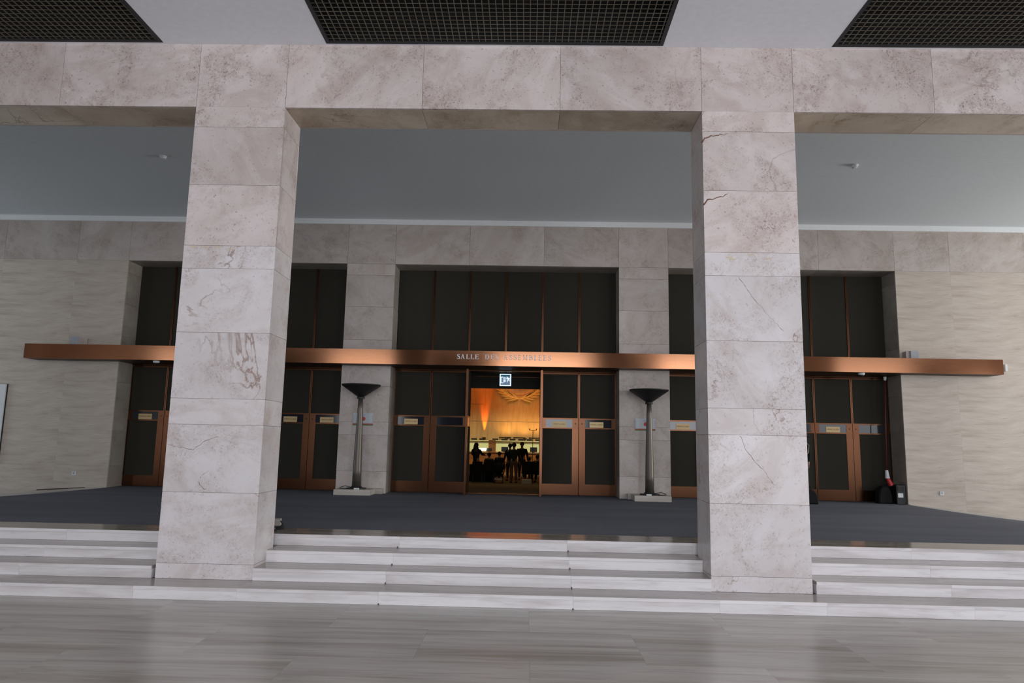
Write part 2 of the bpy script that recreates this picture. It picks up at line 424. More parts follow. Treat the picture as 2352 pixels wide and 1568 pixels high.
# ------------------------------------------------------------------ pillars
CZ = [H, .28, 1.0, 1.702, 1.977, 2.69, 3.397, 3.655, 4.35, 5.03, ZBB]
PL = {-2*PITCH: 'pale marble pillar outside the view, second beyond the left edge', -PITCH: 'pale marble pillar outside the view, just beyond the left edge',
      2*PITCH: 'pale marble pillar outside the view, just beyond the right edge', 3*PITCH: 'pale marble pillar outside the view, second beyond the right edge',
      0.0: 'left of the two broad pale marble pillars, rising from the steps under the beam',
      PITCH: 'right of the two broad pale marble pillars, with brown cracks near its top'}
for p in PX:
    t = empty('pillar', (p+PW/2, PD/2, H), PL.get(p, 'square pale marble pillar further along the colonnade beside the steps'), 'pillar',
              'square marble pillars of the colonnade', 'thing')
    MB().box(p+.02, p+PW-.02, .02, PD-.02, H-.02, ZBB).build('core', 'joint', t)
    for z0, z1 in zip(CZ, CZ[1:]):
        slab('slab', p, p+PW, 0, .03, z0, z1, ('pillar' if z0 > 3.5 else 'pillar_low'), t, .0, gz=.0016)
        slab('slab', p, p+PW, PD-.03, PD, z0, z1, ('pillar' if z0 > 3.5 else 'pillar_low'), t, .0, gz=.0016)
        slab('slab', p, p+.03, .03, PD-.03, z0, z1, ('pillar' if z0 > 3.5 else 'pillar_low'), t, .0012, gx=0, gz=.0016)
        slab('slab', p+PW-.03, p+PW, .03, PD-.03, z0, z1, ('pillar' if z0 > 3.5 else 'pillar_low'), t, .0012, gx=0, gz=.0016)

    if p == 0.0 or p == PITCH:
        for pts in ([(5.69, 4.913), (5.734, 4.959), (5.797, 4.98), (5.893, 4.996), (5.984, 5.007)], [(5.681+.012, 4.187), (5.734, 4.237), (5.829, 4.263), (5.925, 4.294), (5.968, 4.334)]) if p else ():
            n_ = len(pts); fine = []
            for (xa, za), (xb, zb) in zip(pts, pts[1:]):
                for j in range(4): fine.append((xa+(xb-xa)*j/4+random.uniform(-.006, .006), za+(zb-za)*j/4+random.uniform(-.008, .008)))
            fine.append(pts[-1]); MB().tube([(x, .002, z) for x, z in fine], [.012*(1-.8*i/len(fine))*random.uniform(.6, 1) for i in range(len(fine))], 6).build('crack', 'crack', t)
        for pts in ([(6.022, 1.696), (6.072, 1.562), (6.15, 1.452), (6.267, 1.33), (6.343, 1.213)], [(6.039, 3.39), (6.11, 3.294), (6.221, 3.13), (6.377, 2.943), (6.51, 2.804)]) if p else ([(.02, 1.49), (.107, 1.467), (.295, 1.439), (.403, 1.532), (.539, 1.576)], [(.445, 1.024), (.369, 1.112), (.396, 1.17), (.475, 1.226)]):
            fine = []
            for (xa, za), (xb, zb) in zip(pts, pts[1:]):
                for j in range(6): fine.append((xa+(xb-xa)*j/6+random.uniform(-.007, .007), za+(zb-za)*j/6+random.uniform(-.007, .007)))
            fine.append(pts[-1]); MB().tube([(x, .002, z) for x, z in fine], [.0025+.0015*random.random() for _ in fine], 5).build('crack', 'crack', t)
        for x, z in ((5.955, 3.60), (5.985, 3.58), (6.189, 3.632), (6.374, 3.591)) if p else ((.113, 3.64), (.239, 3.635), (.374, 3.64), (.522, 3.616)):
            MB().box(x-.035, x+.035, -.001, .002, z-.007, z+.007).build('yellow_stain', 'stain', t)

# ------------------------------------------------------------------ beam over the pillars
be = empty('beam', (3, 0, ZBB), kind='structure')
MB().box(XL, XR, .02, PD-.02, ZBB+.02, ZBT+.3).build('core', 'joint', be)
BX = []
for p in PX: BX += [p, p+PW, p+PW+1.5476, p+PW+3.1]
BX = sorted([XL]+[x for x in BX if XL < x < XR]+[XR])
for a, b in zip(BX, BX[1:]):
    slab('slab', a, b, 0, .03, ZBB, ZBT, 'pillar', be, .0016, gz=0)
    slab('slab', a, b, PD-.03, PD, ZBB, ZC2, 'backstone', be, .0016, gz=0)
    if not any(abs(a-p) < .01 for p in PX):
        slab('slab', a, b, .03, PD-.03, ZBB, ZBB+.02, 'soffit', be, .0016, gz=0)

# ------------------------------------------------------------------ hall ceiling with its three grille wells
GX = [(1.45+k*PITCH, 1.45+k*PITCH+3.814) for k in range(-1, 2)]
GY0, GY1 = -3.85, -.035
ce = MB()
ce.box(XL, XR, REAR, GY0, ZBT, ZBT+.15)
ce.box(XL, XR, GY1, 0.02, ZBT, ZBT+.15)
edges = [XL] + [v for g in GX for v in g] + [XR]
for a, b in zip(edges[0::2], edges[1::2]):
    if b > a: ce.box(a, b, GY0, GY1, ZBT, ZBT+.15)
ce.build('ceiling', 'plaster', kind='structure')
PITCHG = .0715   # grid pitch
gl = {1.45: 'black metal grid ceiling panel in the middle, above the central bay',
      1.45-PITCH: 'black metal grid ceiling panel cut by the top left of the frame, on the left',
      1.45+PITCH: 'black metal grid ceiling panel on the right, beyond the right pillar'}
g0 = None
for gi, (a, b) in enumerate(GX):
    if a < -10 or b > 17: continue
    lab = [v for k, v in gl.items() if abs(k-a) < .01]
    if g0 is None:
        g0 = empty('ceiling_grille', (a, GY1, ZBT), 'x', 'ceiling grille', 'black grid panels in the hall ceiling')
        f = MB()
        f.box(a, b, GY1-.035, GY1, ZBT-.004, ZBT+.10).box(a, b, GY0, GY0+.035, ZBT-.004, ZBT+.10)
        f.box(a, a+.045, GY0+.035, GY1-.035, ZBT-.004, ZBT+.10).box(b-.045, b, GY0+.035, GY1-.035, ZBT-.004, ZBT+.10)
        f.build('frame', 'grille_frame', g0)
        MB().box(a, b, GY0, GY1, ZBT+.40, ZBT+.42).box(a, a+.01, GY0, GY1, ZBT+.1, ZBT+.40).box(b-.01, b, GY0, GY1, ZBT+.1, ZBT+.40) \
            .box(a+.01, b-.01, GY1-.01, GY1, ZBT+.1, ZBT+.40).box(a+.01, b-.01, GY0, GY0+.01, ZBT+.1, ZBT+.40).build('well', 'void', g0)
        n = int(3.72/PITCHG)
        for i in range(1, n+1):
            x = a+.045+i*PITCHG-.02
            if x < b-.06: slab('bar', x, x+.009, GY0+.035, GY1-.035, ZBT+.006, ZBT+.016, 'bar', g0, 0)
        for i in range(1, n+1):
            y = GY1-.035-i*PITCHG+.03
            if y > GY0+.05: slab('cross_bar', a+.045, b-.045, y-.007, y, ZBT+.010, ZBT+.013, 'bar', g0, 0)
        g = g0
    else:
        g = copy_tree(g0, (a, GY1, ZBT))
    g['label'] = lab[0] if lab else 'black metal grid ceiling panel beyond the outer pillar'

# inner ceiling of the colonnade passage
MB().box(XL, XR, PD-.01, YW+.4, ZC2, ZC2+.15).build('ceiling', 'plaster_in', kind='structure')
MB().box(XL, XR, YW-.03, YW+.02, ZBT+.01, ZC2).build('trim_1', 'cove', kind='structure')

# ------------------------------------------------------------------ back wall with three tall openings
bw = empty('wall_back', (3.3, YW, 0), kind='structure')
core = MB()
core.box(XL, XR, YW+.03, YD+.1, OT+.02, ZC2)
xs = [XL] + [v for o in OPEN for v in o] + [XR]
for a, b in zip(xs[0::2], xs[1::2]): core.box(a+(.02 if a > XL else 0), b-(.02 if b < XR else 0), YW+.03, YD+.1, -.3, OT+.02)
core.build('core', 'joint', bw)
bx = [XL, -13.5, -11.8, -10.2, -8.6, -7.3, -5.73]
for a, b in OPEN: bx += [a, a+(b-a)/3, a+2*(b-a)/3, b]
bx += [12.42, 13.95, 15.5, 17.1, 18.7, 20.3, 22, XR]
for a, b in zip(bx, bx[1:]):
    slab('slab', a, b, YW, YW+.03, OT, ZBT+.02, 'backstone', bw, .002, gy=0)
WZ = [FZ-.01, .936, 1.657, 1.917, 2.636, 3.345, 3.593, 4.28, 4.95, OT]
for a, b in ((.003, 1.004), (5.659, 6.672)):
    for z0, z1 in zip(WZ, WZ[1:]): slab('slab', a, b, YW, YW+.03, z0, z1, 'backstone', bw, .002, gx=0, gy=0)
side = [x for x in bx if x <= OPEN[0][0]+.01], [x for x in bx if x >= OPEN[2][1]-.01]
for lst in side:
    for a, b in zip(lst, lst[1:]):
        for z0, z1 in zip([-.3]+WZ[1:], WZ[1:]): slab('slab', a, b, YW, YW+.03, z0, z1, 'wavy', bw, .0007, gy=0)
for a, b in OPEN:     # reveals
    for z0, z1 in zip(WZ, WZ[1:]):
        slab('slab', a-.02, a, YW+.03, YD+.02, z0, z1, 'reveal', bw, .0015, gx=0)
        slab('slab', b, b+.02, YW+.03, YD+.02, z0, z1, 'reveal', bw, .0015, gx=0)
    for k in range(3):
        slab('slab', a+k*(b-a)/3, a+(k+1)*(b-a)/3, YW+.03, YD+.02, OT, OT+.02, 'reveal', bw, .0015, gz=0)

# ------------------------------------------------------------------ other walls of the hall (mostly out of the picture)
def wall_with_windows(name, axis, at, th, lo, hi, wins, z0, z1, mat):
    mb = MB()
    def bx_(a, b, c, d):
        if b <= a or d <= c: return
        if axis == 'Y': mb.box(a, b, at, at+th, c, d)
        else: mb.box(at, at+th, a, b, c, d)
    cur = lo
    for a, b, c, d in wins:
        bx_(cur, a, z0, z1); bx_(a, b, z0, c); bx_(a, b, d, z1)
        nm = max(1, round((b-a)/1.1))
        for k in range(nm+1): bx_(a+(b-a)*k/nm-.04, a+(b-a)*k/nm+.04, c, d)
        cur = b
    bx_(cur, hi, z0, z1)
    return mb.build(name, mat, kind='structure')
wall_with_windows('wall_rear', 'Y', REAR-.3, .28, XL, XR, [(a, b, WZ0, WZ1) for a, b in REAR_WINDOWS], -.1, ZBT+.1, 'hall_dark')
wall_with_windows('wall_right', 'X', XR, .3, REAR, YD, [(-12.5, -3.5, .5, 4.7), (1.4, 5.8, .8, 5.2)], -.3, ZC2, 'backstone')
wall_with_windows('wall_left', 'X', XL-.3, .3, REAR, YD, [(1.5, 5.7, .9, 4.3)], -.3, ZC2, 'backstone')

# ------------------------------------------------------------------ upper floor: carpet falling away to both ends like ramps
def drop(x, y):
    d = 0
    if x < -4.632: d = .112*(-4.632-x)
    if x > 11.30: d = .137*(x-11.30)
    return min(d, .42) * max(0, min(1, (y-YC)/(YW-YC)))
bm = bmesh.new()
gx = [XL + i*(XR-XL)/100 for i in range(101)] + [-4.632, 11.30]; gx = sorted(gx); gy = [YC+.0 + j*(YW-YC)/12 for j in range(13)]
rows = [[bm.verts.new((x, y, FZ - drop(x, y))) for x in gx] for y in gy]
rowb = [bm.verts.new((x, YC, FZ-.014)) for x in gx]
for ra, rb in zip([rowb]+rows, rows):
    for i in range(len(gx)-1): bm.faces.new((ra[i], ra[i+1], rb[i+1], rb[i]))
for a, b in OPEN:
    vs = [bm.verts.new(p) for p in ((a, YW, FZ), (b, YW, FZ), (b, YD+.02, FZ), (a, YD+.02, FZ))]; bm.faces.new(vs)
mb = MB(); mb.bm.free(); mb.bm = bm
car = mb.build('carpet', 'carpet', label='wide blue-grey carpet covering the landing between steps and doors', cat='carpet')
MB().box(XL, XR, YC-.006, YC+.002, FZ-.016, FZ-.001).build('edge_strip', 'lamp_black', car)
MB().box(XL, XR, YC+.02, YD+.1, -.4, -.02).box(-4.6, 11.28, YC+.03, YD+.1, -.02, FZ-.02).build('floor_slab', 'joint', kind='structure')
# sloping stone baseboards
def baseboard(name, xa, xb, sgn):
    bm = bmesh.new(); n = 14; prev = None
    pts = []
    for i in range(n+1):
        x = xa + (xb-xa)*i/n; hgt = min(.012+.034*abs(x-xa), .095); z = FZ-drop(x, YW)
        pts.append((x, z, z+hgt))
    rings = []
    for x, z0, z1 in pts:
        rings.append([bm.verts.new(p) for p in ((x, YW+.002, z0-.03), (x, YW-.018, z0-.03), (x, YW-.018, z1), (x, YW+.002, z1))])
    for a, b in zip(rings, rings[1:]):
        for k in range(4): bm.faces.new((a[k], a[(k+1) % 4], b[(k+1) % 4], b[k]))
    bm.faces.new(rings[0]); bm.faces.new(rings[-1])
    m = MB(); m.bm.free(); m.bm = bm
    m.build(name, 'basestone', kind='structure')
baseboard('baseboard_right', 11.32, XR, 1); baseboard('baseboard_left', -4.65, XL, -1)

# ------------------------------------------------------------------ upper dark screens over the canopy
LW = (OPEN[1][1]-OPEN[1][0])/6
ws = empty('wall_screen', (3.3, YD, 3.3), kind='structure')
for a, b in OPEN:
    lw = (b-a)/6
    for k in range(6):
        slab('panel', a+k*lw, a+(k+1)*lw, YD, YD+.04, 3.13, OT, 'panel', ws, .0, gx=.012)
    for k in range(1, 6):
        x = a+k*lw
        slab('mullion', x-.020, x-.003, YD-.022, YD+.02, 3.13, OT, 'bronze', ws, 0)
        slab('mullion', x+.003, x+.020, YD-.022, YD+.02, 3.13, OT, 'bronze', ws, 0)
    slab('head_rail', a, b, YD-.03, YD+.03, 3.055, 3.13, 'soffit_metal', ws, 0)
    slab('head_rail', a, b, YD-.034, YD, 3.035, 3.052, 'bronze', ws, 0)

# ------------------------------------------------------------------ door leaves
DZ0, DZ1 = FZ+.008, 3.03
def text_obj(name, body, size, mat, parent, world, rot=(R(90), 0, 0), ext=.0008):
    cu = bpy.data.curves.new(name, 'FONT'); cu.body = body; cu.size = size; cu.extrude = ext
    cu.align_x = 'CENTER'; cu.align_y = 'CENTER'; cu.materials.append(M[mat])
    o = bpy.data.objects.new(name, cu); link(o, parent, world); o.rotation_euler = rot; return o
def make_leaf(n, x, lock_right, plaque):
    """leaf from x to x+LW in the door plane; lock_right: the lock stile is on the right"""
    g = .006; x0, x1 = x+g, x+LW-g; y = YD
    t = empty('door_%d' % n, (x+LW/2, y, DZ0), kind='structure')
    f = lambda u, v: (x0+u, x0+v) if not lock_right else (x1-v, x1-u)     # u,v from the lock side
    W = x1-x0
    a, b = f(.018, W-.018)
    slab('upper_panel', a, b, y+.005, y+.03, 2.085, 3.0, 'panel', t, 0)
    a, b = f(.13, W-.018)
    slab('lower_panel', a, b, y+.005, y+.03, .735, 1.868, 'panel', t, 0)
    a, b = f(0, .13); slab('lock_stile', a, b, y-.008, y+.03, .735, 1.868, 'bronze', t, 0, .002)
    a, b = f(0, .018); slab('frame_bar', a, b, y-.016, y+.03, 2.085, 3.0, 'bronze', t, 0)
    a, b = f(W-.018, W); slab('frame_bar', a, b, y-.016, y+.03, 2.085, 3.0, 'bronze', t, 0); slab('frame_bar', a, b, y-.016, y+.03, .735, 1.868, 'bronze', t, 0)
    slab('top_rail', x0, x1, y-.014, y+.03, 3.0, DZ1-.002, 'bronze', t, 0)
    slab('bottom_rail', x0, x1, y-.012, y+.03, DZ0, .735, 'bronze', t, 0, .003)
    slab('middle_rail', x0, x1, y-.02, y+.03, 2.058, 2.085, 'bronze', t, 0)
    slab('middle_rail', x0, x1, y-.02, y+.03, 1.868, 1.892, 'bronze', t, 0)
    a, b = f(0, .125); lb = slab('lock_block', a, b, y-.012, y+.03, 1.892, 2.058, 'bronze', t, 0, .002)
    kx = (a+b)/2
    MB().lathe([(.012, -.014), (.012, -.011)], (kx, y, 1.975), 10, 'Y').box(kx-.004, kx+.004, y-.0145, y-.011, 1.945, 1.972).build('keyhole', 'ink', lb)
    a, b = f(.125, W-.085); slab('glass', a, b, y-.004, y+.02, 1.892, 2.058, 'glass_dark', t, 0)
    a, b = f(W-.085, W); slab('hinge_block', a, b, y-.010, y+.03, 1.892, 2.058, 'bronze', t, 0)
    if plaque:
        xa = x + .228; pq = slab('plaque', xa, xa+.286, y-.014, y-.005, 1.897, 2.012, 'plaque', t, 0, .001)
        text_obj('lettering', 'FERMÉ CLOSED', .036, 'ink', pq, (xa+.143, y-.0145, 1.957))
    return t
leaves = {}
num = 0
LABELS = {}
for oi_, (a, b) in enumerate(OPEN):
    for k in range(6):
        num += 1
        lr = (k % 2 == 0)
        pq = not (oi_ == 1 and k == 1) and not (oi_ == 2 and k in (3, 5)) and not (oi_ == 1 and k in (2, 3)) and not (oi_ == 0 and k == 1)
        key = (lr, pq)
        x = a + k*(b-a)/6
        if key not in leaves:
            leaves[key] = make_leaf(num, x, lr, pq); t = leaves[key]
        else:
            t = copy_tree(leaves[key], (x+LW/2, YD, DZ0)); t.name = 'door_%d' % num; WL[t.name] = Vector((x+LW/2, YD, DZ0))
        side_ = ('left', 'central', 'right')[oi_]
        t['label'] = 'bronze and black door leaf %s in the %s doorway%s' % (('first from the left', 'second from the left', 'third from the left', 'third from the right', 'second from the right', 'first from the right')[k], side_, ', shut' if not (oi_ == 1 and k in (2, 3)) else ', swung open')
        if oi_ == 1 and k in (2, 3):       # pivoted open, square to the wall
            if k == 2: t.rotation_euler = (0, 0, R(-90)); t.location = (2.575, 7.115, DZ0)
            else: t.rotation_euler = (0, 0, R(90)); t.location = (4.098, 7.115, DZ0)

# ------------------------------------------------------------------ vestibule behind the open doors
vb = MB()
vb.box(2.44, 2.50, YD+.06, 8.62, FZ, 3.1).box(4.12, 4.18, YD+.06, 8.62, FZ, 3.1)
vb.build('wall_vestibule', 'bronze', kind='structure')
MB().box(2.44, 4.18, YD+.1, 8.62, 3.1, 3.2).build('ceiling', 'hall_dark', kind='structure')
MB().box(2.3, 4.3, 8.6, 8.66, 2.775, 3.1).build('lintel', 'panel', kind='structure')
MB().box(2.52, 4.10, 8.56, 8.6, 3.03, 3.045).build('trim_2', 'bronze', kind='structure')
MB().box(2.50, 4.12, YD-.02, YD+.02, 3.045, 3.06).build('trim_3', 'bronze', kind='structure')
MB().box(2.50, 4.12, YD-.01, YD+.05, FZ, FZ+.006).build('threshold', 'bronze', kind='structure')
es = empty('exit_sign', (3.31, 8.0, 2.79), 'small lit square exit sign hanging above the open doorway', 'exit sign')
MB().box(3.188, 3.440, 8.0, 8.05, 2.79, 3.055).build('housing', 'sign_white', es)
MB().box(3.21, 3.418, 7.994, 8.0, 2.81, 3.035).build('face', 'sign_grey', es)
MB().box(3.21, 3.418, 7.990, 7.994, 2.995, 3.035).build('top_band', 'sign_teal', es)
MB().box(3.214, 3.27, 7.988, 7.994, 2.852, 2.99).build('door_symbol', 'sign_white', es)
MB().box(3.226, 3.262, 7.985, 7.988, 2.862, 2.975).build('door_opening', 'sign_grey', es)
MB().box(3.295, 3.312, 7.988, 7.994, 2.895, 2.985).poly([(3.28, 7.99, 2.905), (3.327, 7.99, 2.905), (3.3035, 7.99, 2.868)], (0, .003, 0)).build('arrow', 'sign_white', es)
MB().ball((3.352, 7.99, 2.982), .013, .003, .013, 10).tube([(3.36, 7.99, 2.967), (3.385, 7.99, 2.925)], .014, 6).tube([(3.365, 7.99, 2.965), (3.335, 7.99, 2.945)], .007, 6) \
    .tube([(3.365, 7.99, 2.965), (3.40, 7.99, 2.962), (3.408, 7.99, 2.94)], .007, 6).tube([(3.385, 7.99, 2.925), (3.405, 7.99, 2.895)], .008, 6) \
    .tube([(3.383, 7.99, 2.925), (3.352, 7.99, 2.905), (3.356, 7.99, 2.87)], .008, 6).build('running_figure', 'sign_white', es)
MB().box(3.29, 3.34, 8.01, 8.04, 3.055, 3.1).build('bracket', 'lamp_black', es)

# ------------------------------------------------------------------ bronze canopy and its lettering
cn = empty('canopy', (3.4, 6.35, 3.055), 'long bronze canopy strip across all three doorways', 'canopy')
CX0, CX1, CY = -6.33, 13.067, 6.352
for a, b in zip([CX0, .984, 6.704], [.984, 6.704, CX1]):
    slab('fascia', a, b, CY, CY+.012, 3.055, 3.347, 'canopy', cn, 0, gx=.0006)
MB().box(CX0+.002, CX1-.002, CY+.012, YW-.001, 3.055, 3.062).build('soffit', 'soffit_metal', cn)
MB().box(CX0+.002, CX1-.002, CY+.012, YW-.001, 3.335, 3.345).build('top_plate', 'canopy', cn)
MB().box(CX0, CX0+.01, CY+.012, YW-.001, 3.062, 3.335).build('end_plate', 'canopy', cn)
MB().box(CX1-.01, CX1, CY+.012, YW-.001, 3.062, 3.335).build('end_plate', 'canopy', cn)
for a, b in OPEN:
    MB().box(a+.001, b-.001, YW-.001, YD-.035, 3.058, 3.064).build('soffit_return', 'soffit_metal', cn)

# serif capitals as solid letters; unit height 1, y = up
def seg(x0, y0, x1, y1, w_):     # slanted bar with horizontal ends
    return [(x0-w_/2, y0), (x0+w_/2, y0), (x1+w_/2, y1), (x1-w_/2, y1)]
def hb(x0, x1, y0, h): return [(x0, y0), (x1, y0), (x1, y0+h), (x0, y0+h)]
def stroke(pts, ws_):
    out = []
    nrm = []
    for i in range(len(pts)):
        a, b = pts[max(i-1, 0)], pts[min(i+1, len(pts)-1)]
        dx, dy = b[0]-a[0], b[1]-a[1]; l = math.hypot(dx, dy) or 1; nrm.append((-dy/l, dx/l))
    for i in range(len(pts)-1):
        q = []
        for j, sg in ((i, 1), (i+1, 1), (i+1, -1), (i, -1)):
            q.append((pts[j][0]+sg*nrm[j][0]*ws_[j]/2, pts[j][1]+sg*nrm[j][1]*ws_[j]/2))
        out.append(q)
    return out
def glyph(ch):
    th, tn, sf = .16, .07, .05
    if ch == 'L': return .62, [seg(.16, 0, .16, 1, th), hb(.02, .30, 1-sf, sf), hb(.02, .6, 0, .065), [(.52, .065), (.6, .065), (.62, .28), (.585, .28)]]
    if ch == 'E': return .66, [seg(.16, 0, .16, 1, th), hb(.02, .6, 1-.065, .065), hb(.02, .62, 0, .065), hb(.2, .48, .49, .06), [(.54, .935), (.6, .935), (.6, .76), (.57, .76)],
                               [(.54, .065), (.62, .065), (.65, .26), (.61, .26)], hb(.45, .485, .41, .22)]
    if ch == 'A': return .86, [seg(.12, 0, .40, 1, tn), seg(.68, 0, .40, 1, th+.02), hb(.0, .25, 0, sf), hb(.54, .84, 0, sf), hb(.22, .60, .30, .055)]
    if ch == 'M': return 1.04, [seg(.14, 0, .18, 1, tn), seg(.86, 0, .84, 1, th), seg(.50, .06, .2, 1, th), seg(.50, .06, .80, 1, tn), hb(.0, .28, 0, sf), hb(.72, 1.02, 0, sf), hb(.06, .24, 1-sf, sf), hb(.78, .98, 1-sf, sf)]
    def arc(cx, cy, rx, ry, a0, a1, n=10): return [(cx+rx*math.cos(R(a0+(a1-a0)*i/n)), cy+ry*math.sin(R(a0+(a1-a0)*i/n))) for i in range(n+1)]
    if ch == 'D':
        p = arc(.28, .5, .44, .465, 90, -90); w2 = [tn+(th+.02-tn)*math.sin(math.pi*i/10) for i in range(11)]
        return .84, [seg(.16, 0, .16, 1, th), hb(.02, .30, 0, .065), hb(.02, .30, .935, .065)] + stroke(p, w2)
    if ch == 'B':
        p1 = arc(.28, .745, .27, .22, 90, -90); p2 = arc(.28, .27, .34, .24, 90, -90); w2 = [tn+(th-tn)*math.sin(math.pi*i/10) for i in range(11)]
        return .72, [seg(.16, 0, .16, 1, th), hb(.02, .30, 0, .06), hb(.02, .30, .94, .06), hb(.2, .3, .49, .06)] + stroke(p1, w2) + stroke(p2, w2)
    if ch == 'S':
        p = [(.52, .80), (.46, .92), (.33, .965), (.19, .93), (.11, .82), (.13, .70), (.25, .59), (.38, .49), (.50, .38), (.545, .25), (.49, .11), (.35, .035), (.2, .04), (.09, .12), (.06, .24)]
        w2 = [.05, .06, .07, .09, .12, .15, .17, .18, .17, .15, .12, .08, .07, .06, .05]
        return .62, stroke(p, w2) + [hb(.50, .545, .74, .24), hb(.03, .075, .02, .24)]
LET = [('S', 175, 245), ('A', 252, 345), ('L', 368, 440), ('L', 460, 535), ('E', 550, 635), ('D', 760, 850), ('E', 878, 950), ('S', 968, 1040), ('A', 1148, 1230), ('S', 1255, 1330),
       ('S', 1345, 1420), ('E', 1440, 1510), ('M', 1540, 1645), ('B', 1672, 1755), ('L', 1775, 1850), ('E', 1865, 1945), ('E', 1960, 2040), ('S', 2055, 2130)]
KX = (4.263-2.393)/(2130-175)
for ch, u0, u1 in LET:
    xa, xb = 2.393+(u0-175)*KX, 2.393+(u1-175)*KX
    w0, polys = glyph(ch); sx = (xb-xa)/w0; hgt = .097
    mb = MB()
    for q in polys:
        # every face kept counter-clockwise so that the extruded solid is sound
        area_ = sum(q[i][0]*q[(i+1) % len(q)][1]-q[(i+1) % len(q)][0]*q[i][1] for i in range(len(q)))
        if area_ < 0: q = q[::-1]
        mb.poly([(xa+px*sx, CY-.010, 3.181+py*hgt) for px, py in q], (0, .010, 0))
    mb.build('letter', 'letter', cn)

# ------------------------------------------------------------------ uplighter lamps on their stone blocks
def uplighter(x, y, label):
    t = empty('floor_lamp', (x, y, .612), label, 'floor lamp', 'torch-shaped uplighters flanking the central doorway')
    MB().lathe([(.19, .0), (.19, .018), (.12, .022), (.10, .045)], (x, y, .612), 28).build('base', 'lamp_black', t)
    MB().lathe([(.088, .04), (.084, .35), (.068, 1.0), (.053, 1.55), (.046, 1.755)], (x, y, .612), 20, cap=True).build('pole', 'lamp_pole', t, smooth=True)
    MB().lathe([(.075, 1.75), (.075, 1.785), (.062, 1.79)], (x, y, .612), 24).build('collar', 'lamp_black', t)
    MB().lathe([(.06, 1.79), (.10, 1.815), (.375, 2.005), (.384, 2.018), (.384, 2.032), (.372, 2.032), (.362, 2.012), (.09, 1.83), (.0005, 1.83)], (x, y, .612), 48).build('shade', 'lamp_black', t, smooth=False)
    return t
for k, (x, y, bx0, bx1, rx0, rx1, cab) in enumerate([(.497, 6.45, .125, .83, .45, .97, -1), (6.20, 6.45, 5.865, 6.565, 5.80, 6.3, 1)]):
    b = empty('stone_block', ((bx0+bx1)/2, 6.45, FZ), ('left', 'right')[k] + ' low grey stone block on the carpet carrying a black uplighter', 'stone block', 'stone blocks under the uplighters')
    slab('block', bx0, bx1, 6.17, 6.62, FZ, .612, 'basestone', b, 0, .006)
    slab('block', rx0, rx1, 6.62, 6.76, FZ, .608, 'basestone', b, 0, .006)
    uplighter(x, y, 'dark bronze torch-shaped uplighter ' + ('left' if k == 0 else 'right') + ' of the open central doorway')
    pts = [(x+cab*.1, y-.02, .64), (x+cab*.2, y-.10, .67), (x+cab*.28, y-.16, .64), (x+cab*.27, y-.19, .622), (x+cab*.19, y-.2, .622), (x+cab*.13, y-.17, .622)]
    tag(MB().tube(pts, .007, 6).build('power_cable', 'cable', smooth=True), 'thin black cable curled at the foot of the ' + ('left' if k == 0 else 'right') + ' uplighter', 'cable', 'cables of the uplighters')
    xx = x-cab*.0
    tag(MB().box(x-cab*.05-.05, x-cab*.05+.05, y-.215, y-.17, .612, .64).build('cable_plug', 'white', bevel=.004), 'small white plug on the ' + ('left' if k == 0 else 'right') + ' stone block before the lamp foot', 'plug', 'plugs on the stone blocks')

# ------------------------------------------------------------------ posters on the piers
def poster(x0, x1, z0, z1, label):
    t = empty('poster', ((x0+x1)/2, YW-.004, z0), label, 'poster', 'white posters with a red disc on the piers')
    W, Hh = x1-x0, z1-z0; y = YW-.003
    MB().box(x0, x1, y-.002, y+.002, z0+Hh*.17, z1).build('sheet', 'paper', t)
    MB().box(x0, x1, y-.002, y+.002, z0+Hh*.085, z0+Hh*.17).build('red_band', 'red', t)
    MB().box(x0, x1, y-.002, y+.002, z0, z0+Hh*.085).build('green_band', 'green', t)
    MB().lathe([(.040, -.001), (.040, .001)], ((x0+x1)/2+.01, y-.003, z0+Hh*.54), 24, 'Y').build('red_disc', 'red', t)
    m = MB()
    for j in range(3): m.box(x0+W*.38, x0+W*(.62-.05*j), y-.003, y-.002, z0+Hh*(.86-.06*j), z0+Hh*(.885-.06*j))
    m.build('caption', 'blue_ink', t)
    m = MB()
    for j in range(5):
        m.box(x0+W*.03, x0+W*.06, y-.003, y-.002, z0+Hh*(.25+.13*j), z0+Hh*(.30+.13*j)); m.box(x1-W*.05, x1-W*.02, y-.003, y-.002, z0+Hh*(.25+.13*j), z0+Hh*(.31+.13*j))
    m.build('border_marks', 'blue_ink', t)
poster(.284, .695, 1.843, 2.091, 'white poster with red disc behind the left uplighter, red and green bands below')
poster(5.974, 6.345+.03, 1.847, 2.086, 'white poster with red disc behind the right uplighter, red and green bands below')

